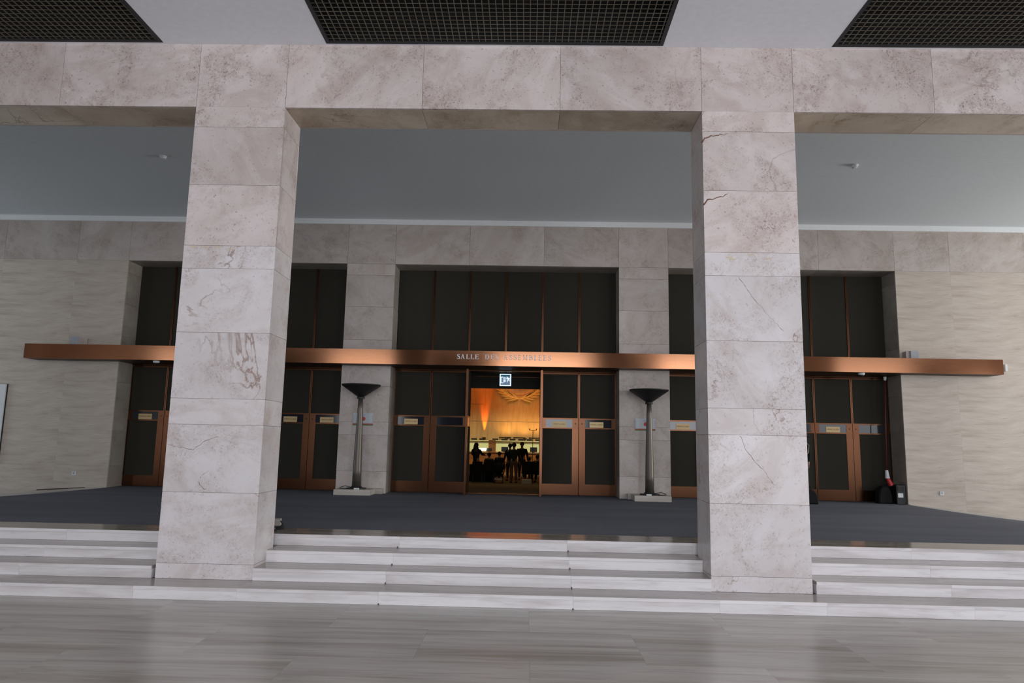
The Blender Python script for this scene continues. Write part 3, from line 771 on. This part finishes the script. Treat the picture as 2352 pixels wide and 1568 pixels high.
# ------------------------------------------------------------------ small wall and ceiling things
def outlet(x, z, label):
    t = empty('wall_outlet', (x, YW, z), label, 'outlet', 'white sockets low on the travertine wall')
    MB().box(x-.04, x+.04, YW-.012, YW, z-.04, z+.04).build('plate', 'white', t)
    MB().lathe([(.02, -.0015), (.02, .0015)], (x, YW-.013, z), 14, 'Y').build('socket', 'grey_plastic', t)
    MB().box(x-.03, x+.03, YW-.014, YW-.012, z+.032, z+.04).build('label_strip', 'blue_ink', t)
outlet(-5.314, .78, 'small white wall socket low on the left travertine wall')
outlet(11.957, .746, 'small white wall socket low on the right travertine wall')
def speaker(x0, x1, z1, label, flip):
    t = empty('wall_speaker', ((x0+x1)/2, 6.6, 3.347), label, 'speaker', 'grey boxes standing on the canopy')
    a, b = (x0, x0+(x1-x0)*.62) if not flip else (x0+(x1-x0)*.3, x1)
    MB().box(a, b, 6.55, 6.72, 3.347, z1).build('body', 'grey_plastic', t, bevel=.004)
    c, d = (b, x1) if not flip else (x0, a)
    MB().box(c, d, 6.60, 6.74, 3.347, z1-.01).build('bracket', 'backstone', t)
speaker(-5.55, -5.31, 3.535, 'small grey box on the left end of the bronze canopy', False)
speaker(11.34, 11.565, 3.522, 'small grey box on the right end of the bronze canopy', True)
def dome(x, label):
    t = empty('dome_camera', (x, 6.52, 3.055), label, 'camera', 'dome cameras under the canopy')
    MB().lathe([(.062, 0), (.062, -.03), (.05, -.04)], (x, 6.52, 3.055), 20).build('ring', 'white', t)
    MB().ball((x, 6.52, 3.012), .043, .043, .035, 16).build('dome', 'glass_dark', t, smooth=True)
dome(-3.71, 'small white dome camera under the canopy at the left doorway')
dome(10.40, 'small white dome camera under the canopy at the right doorway')
def detector(x, y, label):
    t = empty('smoke_detector', (x, y, ZC2), label, 'smoke detector', 'smoke detectors on the passage ceiling')
    MB().lathe([(.055, 0), (.06, -.012), (.055, -.02)], (x, y, ZC2), 22).build('base', 'white', t)
    MB().lathe([(.048, -.02), (.045, -.045), (.02, -.055)], (x, y, ZC2), 22).build('sensor', 'white', t)
detector(-2.29, 3.52, 'white round smoke detector on the grey ceiling left of the left pillar')
detector(9.07, 3.59, 'white round smoke detector on the grey ceiling right of the right pillar')
t = empty('display_board', (-7.5, 6.70, 1.0), 'white board on the left wall cut off by the left edge', 'board')
MB().box(-8.1, -6.89, 6.715, 6.745, .95, 2.545).build('face', 'white', t)
MB().box(-8.11, -6.875, 6.745, 6.763, .94, 2.55).build('backing', 'lamp_black', t)
tag(MB().box(13.335, 13.385, 6.70, 6.76, 3.16, 3.30).build('wall_sensor', 'white', bevel=.004), 'tiny white box on the wall just past the right end of the canopy', 'sensor')
tag(MB().poly([(-6.03, YW-.022, .424), (-5.06, YW-.022, .497), (-5.06, YW-.022, .507), (-6.03, YW-.022, .444)], (0, .02, 0)).build('wall_slit', 'slit', kind='structure'))

# light box behind the left pillar with its plug
t = empty('floor_box', (.68, 1.36, FZ), 'small beige box behind the left pillar foot on the carpet edge', 'box')
MB().box(.50, .785, 1.34, 1.46, FZ, FZ+.08, Matrix.Rotation(R(12), 3, 'Z')).build('body', 'basestone', t, bevel=.004)
tag(MB().box(.86, .93, 1.02, 1.10, FZ-.002, FZ+.03).tube([(.80, 1.36, FZ+.06), (.87, 1.25, FZ+.03), (.90, 1.1, FZ+.02)], .008, 6).ball((.89, .86, FZ+.012), .045, .03, .014).build('cable_plug', 'cable'), 'black plug and cable on the stone edge beside the left pillar', 'plug')

def bag_body(x, y, z, w_, d_, h_, parent):
    m = MB(); m.poly([(x-w_/2, y-d_/2, z), (x+w_/2, y-d_/2, z), (x+w_*.46, y-d_/2, z+h_*.5), (x+w_*.33, y-d_/2, z+h_*.88), (x+w_*.12, y-d_/2, z+h_), (x-w_*.18, y-d_/2, z+h_*.98), (x-w_*.38, y-d_/2, z+h_*.82), (x-w_*.48, y-d_/2, z+h_*.45)], (0, d_, 0))
    return m.build('body', 'black_cloth', parent, bevel=.025)
# red pole, black case and bag in the right doorway corner
t = empty('red_pole', (11.03, 6.98, .86), 'slim dark red pole with white tips standing in the corner of the right doorway', 'pole')
MB().tube([(11.02, 6.98, 1.15), (11.095, 7.0, 2.96)], .011, 10).build('shaft', 'red_metal', t, smooth=True)
MB().tube([(11.095, 7.0, 2.96), (11.10, 7.0, 3.035)], [.022, .034], 10).build('tip', 'white', t)
MB().tube([(11.03, 6.98, 1.0), (11.02, 6.98, 1.16)], [.045, .028], 12).build('sleeve', 'white', t)
MB().tube([(11.09, 6.96, .86), (11.03, 6.98, 1.01)], [.05, .035], 12).build('handle', 'red_bright', t)
t = empty('speaker_case', (11.19, 6.9, FZ), 'black upright box with a white label in the right doorway corner', 'case')
MB().box(11.10, 11.28, 6.80, 7.02, FZ, .885).build('body', 'black_plastic', t, bevel=.01)
MB().box(11.125, 11.225, 6.794, 6.80, .64, .722).build('label_sheet', 'white', t)
MB().box(11.13, 11.24, 6.792, 6.80, .76, .85).build('vent', 'lamp_black', t)
t = empty('black_bag', (10.93, 6.95, FZ), 'soft black bag on the carpet beside the labelled black box', 'bag')
bag_body(10.93, 6.97, FZ+.001, .28, .2, .34, t)
MB().tube([(10.87, 6.9, FZ+.28), (10.89, 6.88, FZ+.40), (10.97, 6.88, FZ+.40), (10.99, 6.9, FZ+.28)], .012, 6).build('handle', 'black_cloth', t)

# ------------------------------------------------------------------ people
def skinned(name, chains, mat, parent, sub=1, root=0):
    """chains: list of [(x,y,z,r), ...]; identical points are shared, so chains join at them"""
    verts, idx, edges, rad = [], {}, [], []
    def vid(p):
        k = tuple(round(v, 4) for v in p[:3])
        if k not in idx: idx[k] = len(verts); verts.append(Vector(p[:3])); rad.append(p[3])
        return idx[k]
    for ch in chains:
        ids = [vid(p) for p in ch]
        for a, b in zip(ids, ids[1:]):
            if a != b and (a, b) not in edges and (b, a) not in edges: edges.append((a, b))
    c = sum(verts, Vector())/len(verts)
    me = bpy.data.meshes.new(name); me.from_pydata([v-c for v in verts], edges, []); me.materials.append(M[mat])
    o = bpy.data.objects.new(name, me); link(o, parent, c)
    sk = o.modifiers.new('Skin', 'SKIN'); sk.use_smooth_shade = True
    for i, sv in enumerate(me.skin_vertices[0].data):
        r_ = rad[i]; sv.radius = (r_, r_) if not isinstance(r_, tuple) else r_
        sv.use_root = (i == root)
    ss = o.modifiers.new('Sub', 'SUBSURF'); ss.levels = sub; ss.render_levels = sub
    return o
def person(loc, yaw, label, shirt, trousers, hair='hair', h=1.75, arms=((-.06, .05, 0), (.06, .05, 0)), hairlong=False, seated=False, group=None, long=True):
    """arms: offset of each hand from hanging straight; the figure faces +Y before yaw"""
    t = empty('person', loc, label, 'person', group)
    s = h/1.75; cz, sz = math.cos(yaw), math.sin(yaw); L = Vector(loc)
    def P(x, y, z, r): return (L.x+s*(x*cz-y*sz), L.y+s*(x*sz+y*cz), L.z+s*z, r*s)
    dz = -.42 if seated else 0
    pel, bel, che, nk, nk2 = P(0, 0, .95+dz, .145), P(0, .01, 1.12+dz, .125), P(0, 0, 1.33+dz, .15), P(0, 0, 1.47+dz, .065), P(0, .01, 1.53+dz, .055)
    jaw, mid, top = P(0, .025, 1.585+dz, .072), P(0, .015, 1.66+dz, .09), P(0, .005, 1.73+dz, .06)
    chains = [[pel, bel, che, nk, nk2, jaw, mid, top]]
    cl_t, cl_l = [[P(0, 0, .93+dz, .155), P(0, .01, 1.12+dz, .14), P(0, 0, 1.33+dz, .162), P(0, 0, 1.44+dz, .09)]], []
    for k, sd in enumerate((-1, 1)):
        ax, ay, az = arms[k]
        sh = P(sd*.185, 0, 1.405+dz, .062); el = P(sd*.225+ax*.5, -.02+ay*.4, 1.12+dz+az*.3, .042); wr = P(sd*.235+ax, .04+ay, .88+dz+az, .028)
        chains.append([che, sh, el, wr])
        u = Vector((wr[0]-el[0], wr[1]-el[1], wr[2]-el[2])).normalized()
        pm = Vector(wr[:3]) + u*.07*s; side_v = Vector((-sz, cz, 0)); out = Vector((cz, sz, 0))*sd
        palm = (*pm, .030*s); chains[-1].append(palm)
        for j, (o_, ln) in enumerate(((.030, .075), (.010, .085), (-.010, .08), (-.030, .062))):
            b0 = pm + side_v*o_*s + u*.03*s; b1 = b0 + u*ln*.55*s; b2 = b0 + u*ln*s - out*.015*s
            chains.append([palm, (*b0, .010*s), (*b1, .009*s), (*b2, .008*s)])
        t0 = pm + side_v*.045*s - u*.015*s; t1 = t0 + side_v*.015*s + u*.045*s
        chains.append([palm, (*t0, .011*s), (*t1, .009*s)])
        cl_t.append([cl_t[0][2], P(sd*.19, 0, 1.405+dz, .075), P(sd*.225+ax*.5, -.02+ay*.4, 1.12+dz+az*.3, .056), P(sd*.232+ax*.9, .03+ay*.9, .93+dz+az*.9, .044)] + ([P(sd*.235+ax*1.02, .045+ay*1.03, .865+dz+az*1.02, .038)] if long else []))
        hip = P(sd*.09, 0, .90+dz, .098)
        if seated: kn = P(sd*.11, .42, .50, .062); an = P(sd*.11, .40, .09, .042); toe = P(sd*.115, .56, .035, .034)
        else: kn = P(sd*.105, .015, .50, .060); an = P(sd*.11, -.015, .09, .040); toe = P(sd*.125, .14, .035, .034)
        chains.append([pel, hip, kn, an, toe])
        cl_l.append([P(0, 0, 1.03+dz, .132), P(0, 0, .95+dz, .142), P(sd*.09, 0, .88+dz, .112), (*kn[:3], .078*s), (an[0], an[1], an[2]+.02*s, .062*s)])
    skinned('body', chains, 'skin', t)
    skinned('shirt', cl_t, shirt, t, root=1); skinned('trousers', cl_l, trousers, t)
    sh_ = MB()
    for sd in (-1, 1):
        a = P(sd*.115, .03 if not seated else .46, .045, .05)
        sh_.ball(a[:3], .05*s, .05*s, .045*s, 8)
        a = P(sd*.12, .11 if not seated else .54, .035, .05); sh_.ball(a[:3], .048*s, .07*s, .036*s, 8)
    sh_.build('shoes', 'shoe', t, smooth=True)
    c = P(0, -.012, 1.675+dz, 0); hm = MB().ball(c[:3], .104*s, .108*s, .10*s, 14)
    if hairlong:
        for k in range(5):
            c = P(0, -.05-.005*k, 1.62-.07*k+dz, 0); hm.ball(c[:3], (.115+.012*k)*s, .075*s, .09*s, 10)
    hm.build('hair', hair, t, smooth=True)
    fm = MB()
    n_ = P(0, .115, 1.63+dz, 0); fm.ball(n_[:3], .014*s, .02*s, .02*s, 6)
    for sd in (-1, 1):
        e = P(sd*.098, .015, 1.645+dz, 0); fm.ball(e[:3], .012*s, .02*s, .03*s, 6)
    fm.build('nose_and_ears', 'skin', t, smooth=True)
    em = MB()
    for sd in (-1, 1):
        e = P(sd*.034, .1, 1.665+dz, 0); em.ball(e[:3], .012*s, .008*s, .008*s, 6)
    e = P(0, .095, 1.59+dz, 0); em.ball(e[:3], .024*s, .008*s, .006*s, 6)
    em.build('eyes_and_mouth', 'shoe', t, smooth=True)
    return t
# visitor half hidden behind the right pillar
person((9.15, 6.62, FZ), R(8), 'person in a black jacket half hidden behind the right pillar by the doors', 'black_cloth', 'trousers_dark', h=1.55, arms=((0, .1, .1), (.03, .04, .02)))
tag(MB().tube([(9.18, 6.50, 1.76), (9.29, 6.46, 1.62), (9.27, 6.45, 1.48), (9.20, 6.46, 1.36)], .008, 6).build('shoulder_strap', 'strap', smooth=True), 'tan strap over the black jacket beside the right pillar', 'strap')
t = empty('handbag', (9.26, 6.38, FZ), 'black bag standing on the carpet at the right pillar edge', 'bag')
bag_body(9.25, 6.45, FZ+.001, .32, .18, .27, t)
MB().tube([(9.18, 6.45, FZ+.24), (9.20, 6.45, FZ+.34), (9.28, 6.45, FZ+.34), (9.30, 6.45, FZ+.24)], .010, 6).build('handle', 'black_cloth', t)

# ------------------------------------------------------------------ the assembly hall seen through the open doors
HZ = -.25
def hz(y): return FZ + (HZ-FZ)*max(0, min(1, (y-8.6)/14.4))
bm = bmesh.new(); ys = [YD+.05, 8.6, 23.0, 41.0]; hv = []
for y in ys: hv.append([bm.verts.new((x, y, hz(y))) for x in (-9, 15)])
for a, b in zip(hv, hv[1:]): bm.faces.new((a[0], a[1], b[1], b[0]))
m_ = MB(); m_.bm.free(); m_.bm = bm; m_.build('floor_assembly_hall', 'hall_carpet', kind='structure')
MB().box(-9.2, -9, 8.7, 41, -.3, 10).build('wall_hall_left', 'hall_dark', kind='structure')
MB().box(15, 15.2, 8.7, 41, -.3, 10).build('wall_hall_right', 'hall_dark', kind='structure')
MB().box(-9.2, 15.2, 8.7, 41, 10, 10.2).build('ceiling', 'hall_dark', kind='structure')
MB().box(-9.2, 2.44, 8.62, 8.7, -.3, 10).box(4.18, 15.2, 8.62, 8.7, -.3, 10).box(2.44, 4.18, 8.62, 8.7, 3.1, 10).build('wall_hall_front', 'hall_dark', kind='structure')
pwl = empty('wall_podium', (3.3, 40, 0), kind='structure')
MB().box(-9.2, 15.2, 40.03, 40.3, -.3, 10).build('core', 'joint', pwl)
for x0, x1 in ((-9, -5.9), (-5.9, -2.5), (-2.5, .98)):
    for z0, z1 in ((2.865, 4.0), (4.0, 6.2), (6.2, 8.4), (8.4, 10)): slab('panel', x0, x1, 40, 40.03, z0, z1, 'hall_wood', pwl, .012)
for x0, x1 in ((.98, 5.62), (5.62, 9.2), (9.2, 12.6), (12.6, 15)): slab('panel', x0, x1, 40, 40.03, 2.865, 10, 'hall_wood', pwl, .012)
px_ = [-9, -7.5, -5.4, -3.4, -1.3, .45, 2.744, 3.9, 6.2, 8.5, 10.8, 13, 15]
for x0, x1 in zip(px_, px_[1:]): slab('panel', x0, x1, 40, 40.03, -.3, 2.865, 'hall_wood', pwl, .012)
# gilded emblem: globe of rings and meridians between two laurel branches
em = empty('emblem', (3.3, 39.9, 4.4), 'gilded emblem of a ringed globe between laurel branches on the podium wall', 'emblem')
ec = Vector((3.30, 39.9, 6.15))
for r_ in (.35, .7, 1.05, 1.4):
    MB().tube([ec+Vector((r_*math.cos(a*math.pi/24), 0, r_*math.sin(a*math.pi/24))) for a in range(49)], .014, 5).build('ring', 'relief', em)
for k in range(4):
    a = k*math.pi/4; d = Vector((math.cos(a), 0, math.sin(a)))*1.4; MB().tube([ec-d, ec+d], .012, 5).build('meridian', 'relief', em)
MB().box(3.27, 3.33, 39.9, 40.0, 5.1, 5.16).box(3.27, 3.33, 39.9, 40.0, 7.1, 7.16).box(1.9, 1.96, 39.9, 40.0, 6.12, 6.18).box(4.64, 4.70, 39.9, 40.0, 6.12, 6.18).build('mount', 'gold', em)
for sd in (-1, 1):
    st_pts = []
    for i in range(13):
        a = R(-88 + i*9.5); st_pts.append(ec + Vector((sd*1.68*math.cos(a), 0, 1.72*math.sin(a))))
    MB().tube(st_pts, .03, 6).build('branch', 'gold', em)
    for i in range(12):
        for oi2 in (0, 1):
            p = st_pts[i]; d = (st_pts[i+1]-st_pts[i]).normalized(); n2 = Vector((d.z, 0, -d.x))*(1 if oi2 else -1)
            dirv = (d*.92 + n2*(.42 if oi2 else .34)).normalized(); ln = .72 if i else .85; wv = Vector((dirv.z, 0, -dirv.x))*.065
            q = [p, p+dirv*ln*.35+wv, p+dirv*ln*.7+wv*.7, p+dirv*ln, p+dirv*ln*.7-wv*.7, p+dirv*ln*.35-wv]
            MB().poly([tuple(v+Vector((0, .02, 0))) for v in q], (0, -.05, 0)).build('laurel_leaf', 'gold', em)
# tiers of the podium
t = empty('upper_dais', (3, 38, HZ), 'long cream-fronted dais desk below the orange wall', 'desk')
for i in range(8):
    slab('front_panel', -7.5+i*2.55, -7.5+(i+1)*2.55, 37.98, 38.02, .80, 1.555, 'cream', t, .008)
MB().box(-7.5, 12.9, 37.9, 38.7, 1.56, 1.60).build('desk_top', 'cream', t)
MB().box(-7.5, 12.9, 38.02, 38.6, HZ, 1.55).build('carcass', 'desk_wood', t)
ORD = ('leftmost', 'second', 'third', 'fourth', 'fifth', 'sixth', 'seventh', 'rightmost')
for i, x in enumerate([.42, .95, 1.785, 2.36, 2.92, 3.455, 4.0, 4.55]):
    t = empty('desk_monitor', (x, 38.15, 1.60), ORD[i] + (' black monitor' if i in (0, 7) else ' black monitor from the left') + ' in the row along the cream dais desk', 'monitor', 'row of black monitors along the dais')
    MB().box(x-.18, x+.18, 38.10, 38.13, 1.602, 1.72).build('screen', 'trousers_dark', t)
    MB().box(x-.05, x+.05, 38.13, 38.2, 1.602, 1.66).build('foot', 'screen', t)
for k, (x0, x1) in enumerate(((2.0, 2.79), (2.93, 3.74), (3.95, 4.8))):
    t = empty('chair_row', ((x0+x1)/2, 39, HZ), ('left', 'middle', 'right')[k] + ' of the dark bench backs standing behind the dais monitors', 'chair', 'dark chair backs behind the dais')
    MB().box(x0, x1, 38.98, 39.04, 1.76, 1.83).build('top_rail', 'trousers_dark', t)
    MB().box(x0+.05, x0+.09, 38.98, 39.03, HZ, 1.76).box(x1-.09, x1-.05, 38.98, 39.03, HZ, 1.76).build('post', 'trousers_dark', t)
t = empty('lower_desk', (3, 34, HZ), 'long brown wooden desk in front of the dais', 'desk')
for i in range(10): slab('front_panel', -6+i*1.75, -6+(i+1)*1.75, 34, 34.03, HZ, .90, 'desk_wood', t, .008)
MB().box(-6, 11.5, 33.95, 34.7, .90, .935).build('desk_top', 'desk_wood', t)
for x, w2, z1, lab in ((1.60, .36, 1.142, 'green-black monitor beside the lit tube lamp on the lower desk'), (2.535, .41, 1.23, 'black monitor left of the standing group on the lower desk'), (4.235, .42, 1.238, 'black monitor behind the microphone stand on the lower desk')):
    t = empty('monitor', (x, 34.3, .935), lab, 'monitor')
    MB().box(x-w2/2, x+w2/2, 34.28, 34.31, .955, z1).build('screen', 'screen', t)
    MB().box(x-.08, x+.08, 34.31, 34.4, .935, 1.0).build('foot', 'screen', t)
t = empty('lectern_box', (1.6, 36.5, HZ), 'tan wooden lectern standing before the cream dais', 'lectern')
MB().box(1.46, 1.90, 36.4, 36.8, HZ, 1.60).build('body', 'desk_wood', t, bevel=.01)
MB().box(1.42, 1.94, 36.35, 36.85, 1.60, 1.63).build('top', 'hall_wood', t)
t = empty('tube_lamp', (1.27, 34.0, .935), 'bright glowing tube lamp on the lower desk', 'desk lamp')
MB().tube([(1.07, 33.93, 1.10), (1.47, 33.93, 1.10)], .042, 10).build('tube', 'lamp_tube', t)
MB().tube([(1.09, 33.93, 1.01), (1.45, 33.93, 1.01)], .018, 10).build('tube', 'lamp_tube', t)
MB().tube([(1.27, 33.99, .935), (1.27, 33.99, 1.10)], .012, 6).build('stand', 'chrome', t)
t = empty('microphone_stand', (4.17, 33.0, HZ), 'thin tall stand with two microphones before the dais', 'stand')
MB().tube([(4.17, 33, HZ+.02), (4.17, 33, 2.22)], .018, 6).build('pole', 'lamp_black', t)
MB().tube([(3.98, 33, 2.26), (4.0, 33, 2.21), (4.17, 33, 2.20), (4.34, 33, 2.21), (4.37, 33, 2.26)], .014, 6).build('crossbar', 'lamp_black', t)
MB().ball((3.98, 33, 2.27), .035, .035, .05, 8).build('microphone', 'lamp_black', t); MB().ball((4.37, 33, 2.27), .035, .035, .05, 8).build('microphone', 'lamp_black', t)
MB().lathe([(.2, 0), (.2, .02), (.02, .04)], (4.17, 33, HZ), 16).build('foot', 'lamp_black', t)

# people in the assembly hall
GP = 'people in the assembly hall'
person((3.26, 24.0, HZ), 0, 'person seen from behind in dark shirt and brown trousers, tallest in the doorway', 'shirt_dark', 'trousers', h=1.75, arms=((-.02, .12, .05), (.03, .02, 0)), group=GP, long=False)
person((3.05, 25.6, HZ), R(20), 'person in black just left of the one in brown trousers', 'shirt_black', 'trousers_dark', h=1.70, group=GP)
person((3.60, 26.6, HZ), R(180), 'person facing the door to the right of the one in brown trousers', 'shirt_black', 'trousers_dark', h=1.78, group=GP)
person((1.50, 25.2, HZ), R(-20), 'person with long dark hair and black clothes at the left of the open doorway', 'shirt_dark', 'trousers_dark', h=1.72, arms=((-.05, .3, .3), (.05, .3, .3)), hairlong=True, group=GP)
person((2.03, 26.6, HZ), R(-10), 'seated person in an olive top left of the pushchair', 'olive_cloth', 'trousers_dark', h=1.65, seated=True, group=GP)
person((2.48, 27.6, HZ), R(15), 'seated person in dark clothes behind the pushchair', 'shirt_dark', 'trousers_dark', h=1.70, seated=True, group=GP)
person((3.93, 25.6, HZ), R(10), 'seated person in a red top right of the standing group', 'red_cloth', 'trousers_dark', h=1.45, seated=True, group=GP)
person((4.32, 24.7, HZ), R(25), 'seated person in black at the right side of the open doorway', 'shirt_black', 'trousers_dark', h=1.62, seated=True, group=GP)
# chairs
def chair(x, y, yaw=0):
    t = empty('conference_chair', (x, y, HZ), 'x', 'chair', 'black conference chairs in the assembly hall')
    MB().box(x-.23, x+.23, y-.22, y+.22, HZ+.42, HZ+.49).build('seat', 'black_cloth', t, bevel=.02)
    MB().box(x-.22, x+.22, y-.26, y-.20, HZ+.50, HZ+.92).build('backrest', 'black_cloth', t, bevel=.02)
    for sx in (-1, 1):
        for sy in (-1, 1): slab('leg', x+sx*.2-.015, x+sx*.2+.015, y+sy*.2-.015, y+sy*.2+.015, HZ, HZ+.42, 'lamp_black', t, 0)
        slab('back_post', x+sx*.17-.012, x+sx*.17+.012, y-.24, y-.21, HZ+.45, HZ+.55, 'lamp_black', t, 0)
    return t
CH = [(1.68, 23.9, 'black chair beside the long-haired person, nearest the left door'), (2.17, 24.2, 'black chair between the left door and the pushchair'),
      (2.03, 26.5, 'black chair carrying the person in olive'), (2.48, 27.5, 'black chair carrying the person behind the pushchair'),
      (3.93, 25.45, 'black chair carrying the person in red'), (3.83, 24.1, 'black chair right of the person in brown trousers'), (4.32, 24.6, 'black chair carrying the person at the right door')]
c0 = None
for x, y, lab in CH:
    if c0 is None: c0 = chair(x, y); c = c0
    else: c = copy_tree(c0, (x, y, HZ))
    c['label'] = lab
t = empty('draped_table', (1.95, 24.68, HZ), 'long table draped to the floor in black cloth behind the nearest chairs', 'table')
MB().box(1.25, 2.42, 24.48, 24.88, HZ, HZ+.74).build('black_drape', 'black_cloth', t, bevel=.02)
MB().box(1.22, 2.45, 24.46, 24.90, HZ+.74, HZ+.76).build('table_top', 'trousers_dark', t)
# side tables with papers
for k, (x, y, z, lab) in enumerate(((2.12, 25.3, .48, 'small dark table with papers left of the pushchair'), (4.05, 27.6, .55, 'small dark table with white and golden things near the right door'), (2.75, 30, .5, 'brown desk seen beyond the pushchair'))):
    t = empty('side_table', (x, y, HZ), lab, 'table')
    MB().box(x-.35, x+.35, y-.25, y+.25, z-.03, z).build('table_top', 'desk_wood', t)
    for sx in (-1, 1):
        for sy in (-1, 1): slab('leg', x+sx*.31-.02, x+sx*.31+.02, y+sy*.21-.02, y+sy*.21+.02, HZ, z-.03, 'desk_wood', t, 0)
tag(MB().box(1.95, 2.20, 25.15, 25.19, .48, .58).build('papers', 'table_white'), 'cream papers standing on the table left of the pushchair', 'papers')
tag(MB().lathe([(.05, 0), (.04, .12), (.07, .2)], (4.0, 27.5, .55), 10).ball((4.0, 27.5, .80), .1, .1, .09, 8).build('golden_vase', 'gold'), 'golden vase on the table near the right door', 'vase')
tag(MB().lathe([(.05, 0), (.05, .12)], (4.25, 27.5, .55), 10).build('white_cup', 'white'), 'white cup on the table near the right door', 'cup')
tag(MB().box(3.62, 4.05, 23.30, 23.70, HZ, HZ+.20).build('storage_box', 'table_white', bevel=.01), 'beige box on the floor under the chair right of the brown trousers', 'box')
t = empty('pushchair', (2.65, 23.8, HZ), 'black pushchair with a silver handle bar left of the standing person', 'pushchair')
MB().box(2.42, 2.80, 23.6, 24.1, HZ+.28, HZ+.40).ball((2.61, 23.9, HZ+.62), .21, .24, .26, 14).build('seat', 'black_cloth', t)
MB().box(2.44, 2.78, 23.55, 23.75, HZ+.14, HZ+.22).build('basket', 'table_white', t)
MB().tube([(2.93, 23.6, .60), (2.90, 23.6, .42), (2.82, 23.65, .12), (2.76, 23.7, -.02)], .016, 8).build('handle_bar', 'chrome', t)
for x in (2.42, 2.78):
    for y in (23.6, 24.1):
        w_ = MB().lathe([(.085, -.015), (.085, .015)], (0, 0, 0), 16, 'Y')
        bmesh.ops.rotate(w_.bm, verts=w_.bm.verts, cent=(0, 0, 0), matrix=Matrix.Rotation(R(90), 3, 'Z'))
        bmesh.ops.translate(w_.bm, verts=w_.bm.verts, vec=(x, y, HZ+.085)); w_.build('wheel', 'lamp_black', t)
for x in (2.42, 2.78): slab('leg', x-.012, x+.012, 23.58, 24.1, HZ+.08, HZ+.30, 'lamp_black', t, 0)

# assembly hall lights: wall uplighters, warm downlights, and unseen fills added to brighten parts
def spot(name, loc, target, power, col, angle, blend=.6, rad=.15):
    l = bpy.data.lights.new(name, 'SPOT'); l.energy = power; l.color = col; l.spot_size = R(angle); l.spot_blend = blend; l.shadow_soft_size = rad
    o = bpy.data.objects.new(name, l); COL.objects.link(o); o.location = loc
    o.rotation_euler = (Vector(target)-Vector(loc)).to_track_quat('-Z', 'Y').to_euler(); return o
def uplight(x, y, label):
    t = empty('wall_uplight', (x, y, 1.0), label, 'spotlight', 'small black uplights at the foot of the podium wall')
    MB().lathe([(.10, -.03), (.13, .07), (.11, .07), (.08, 0)], (x, y, 1.72), 12).build('housing', 'lamp_black', t)
    MB().box(x-.05, x+.05, y-.05, y+.05, 1.0, 1.69).build('foot', 'lamp_black', t)
uplight(.96, 39.84, 'small black uplight under the red glow on the podium wall')
spot('red_uplight', (.96, 39.80, 1.78), (.97, 39.99, 4.0), 1000, (1.0, .09, .004), 25, 1.0, .03)
spot('red_uplight', (.96, 39.84, 1.78), (.97, 39.99, 2.9), 420, (1.0, .30, .015), 22, 1.0, .03)
for k, x in enumerate((2.5, 3.7, 4.9, 6.1)):
    uplight(x, 39.5, ('first', 'second', 'third', 'fourth')[k] + ' small black uplight right of the red glow on the podium wall')
    spot('amber_uplight', (x, 39.3, 1.80), (x, 40.0, 3.1), 95, (1.0, .52, .12), 120, 1.0, .25)
area('hall_downlight', (3, 36.5, 9.5), (R(24), 0, 0), 14, 2, 430, (1.0, .21, .012))
l = area('dais_light', (3, 35.6, 5.6), (R(28), 0, 0), 12, .3, 150, (.93, 1.0, .50)); l.data.spread = R(80)
l = area('desk_fill', (3, 30.5, 7.0), (R(24), 0, 0), 12, .4, 170, (1.0, .72, .35)); l.data.spread = R(80)  # unseen area light added to brighten the lower desk front
spot('emblem_fill', (3.3, 35.5, 8.8), (3.3, 40, 5.2), 330, (1.0, .86, .45), 34, 1.0, .2)  # unseen spot added to make the laurel gold brighter and yellower
area('hall_fill', (3, 20, 9.8), (0, 0, 0), 8, 8, 150, (1.0, .78, .45))  # unseen overhead fill added to lift the dark hall floor
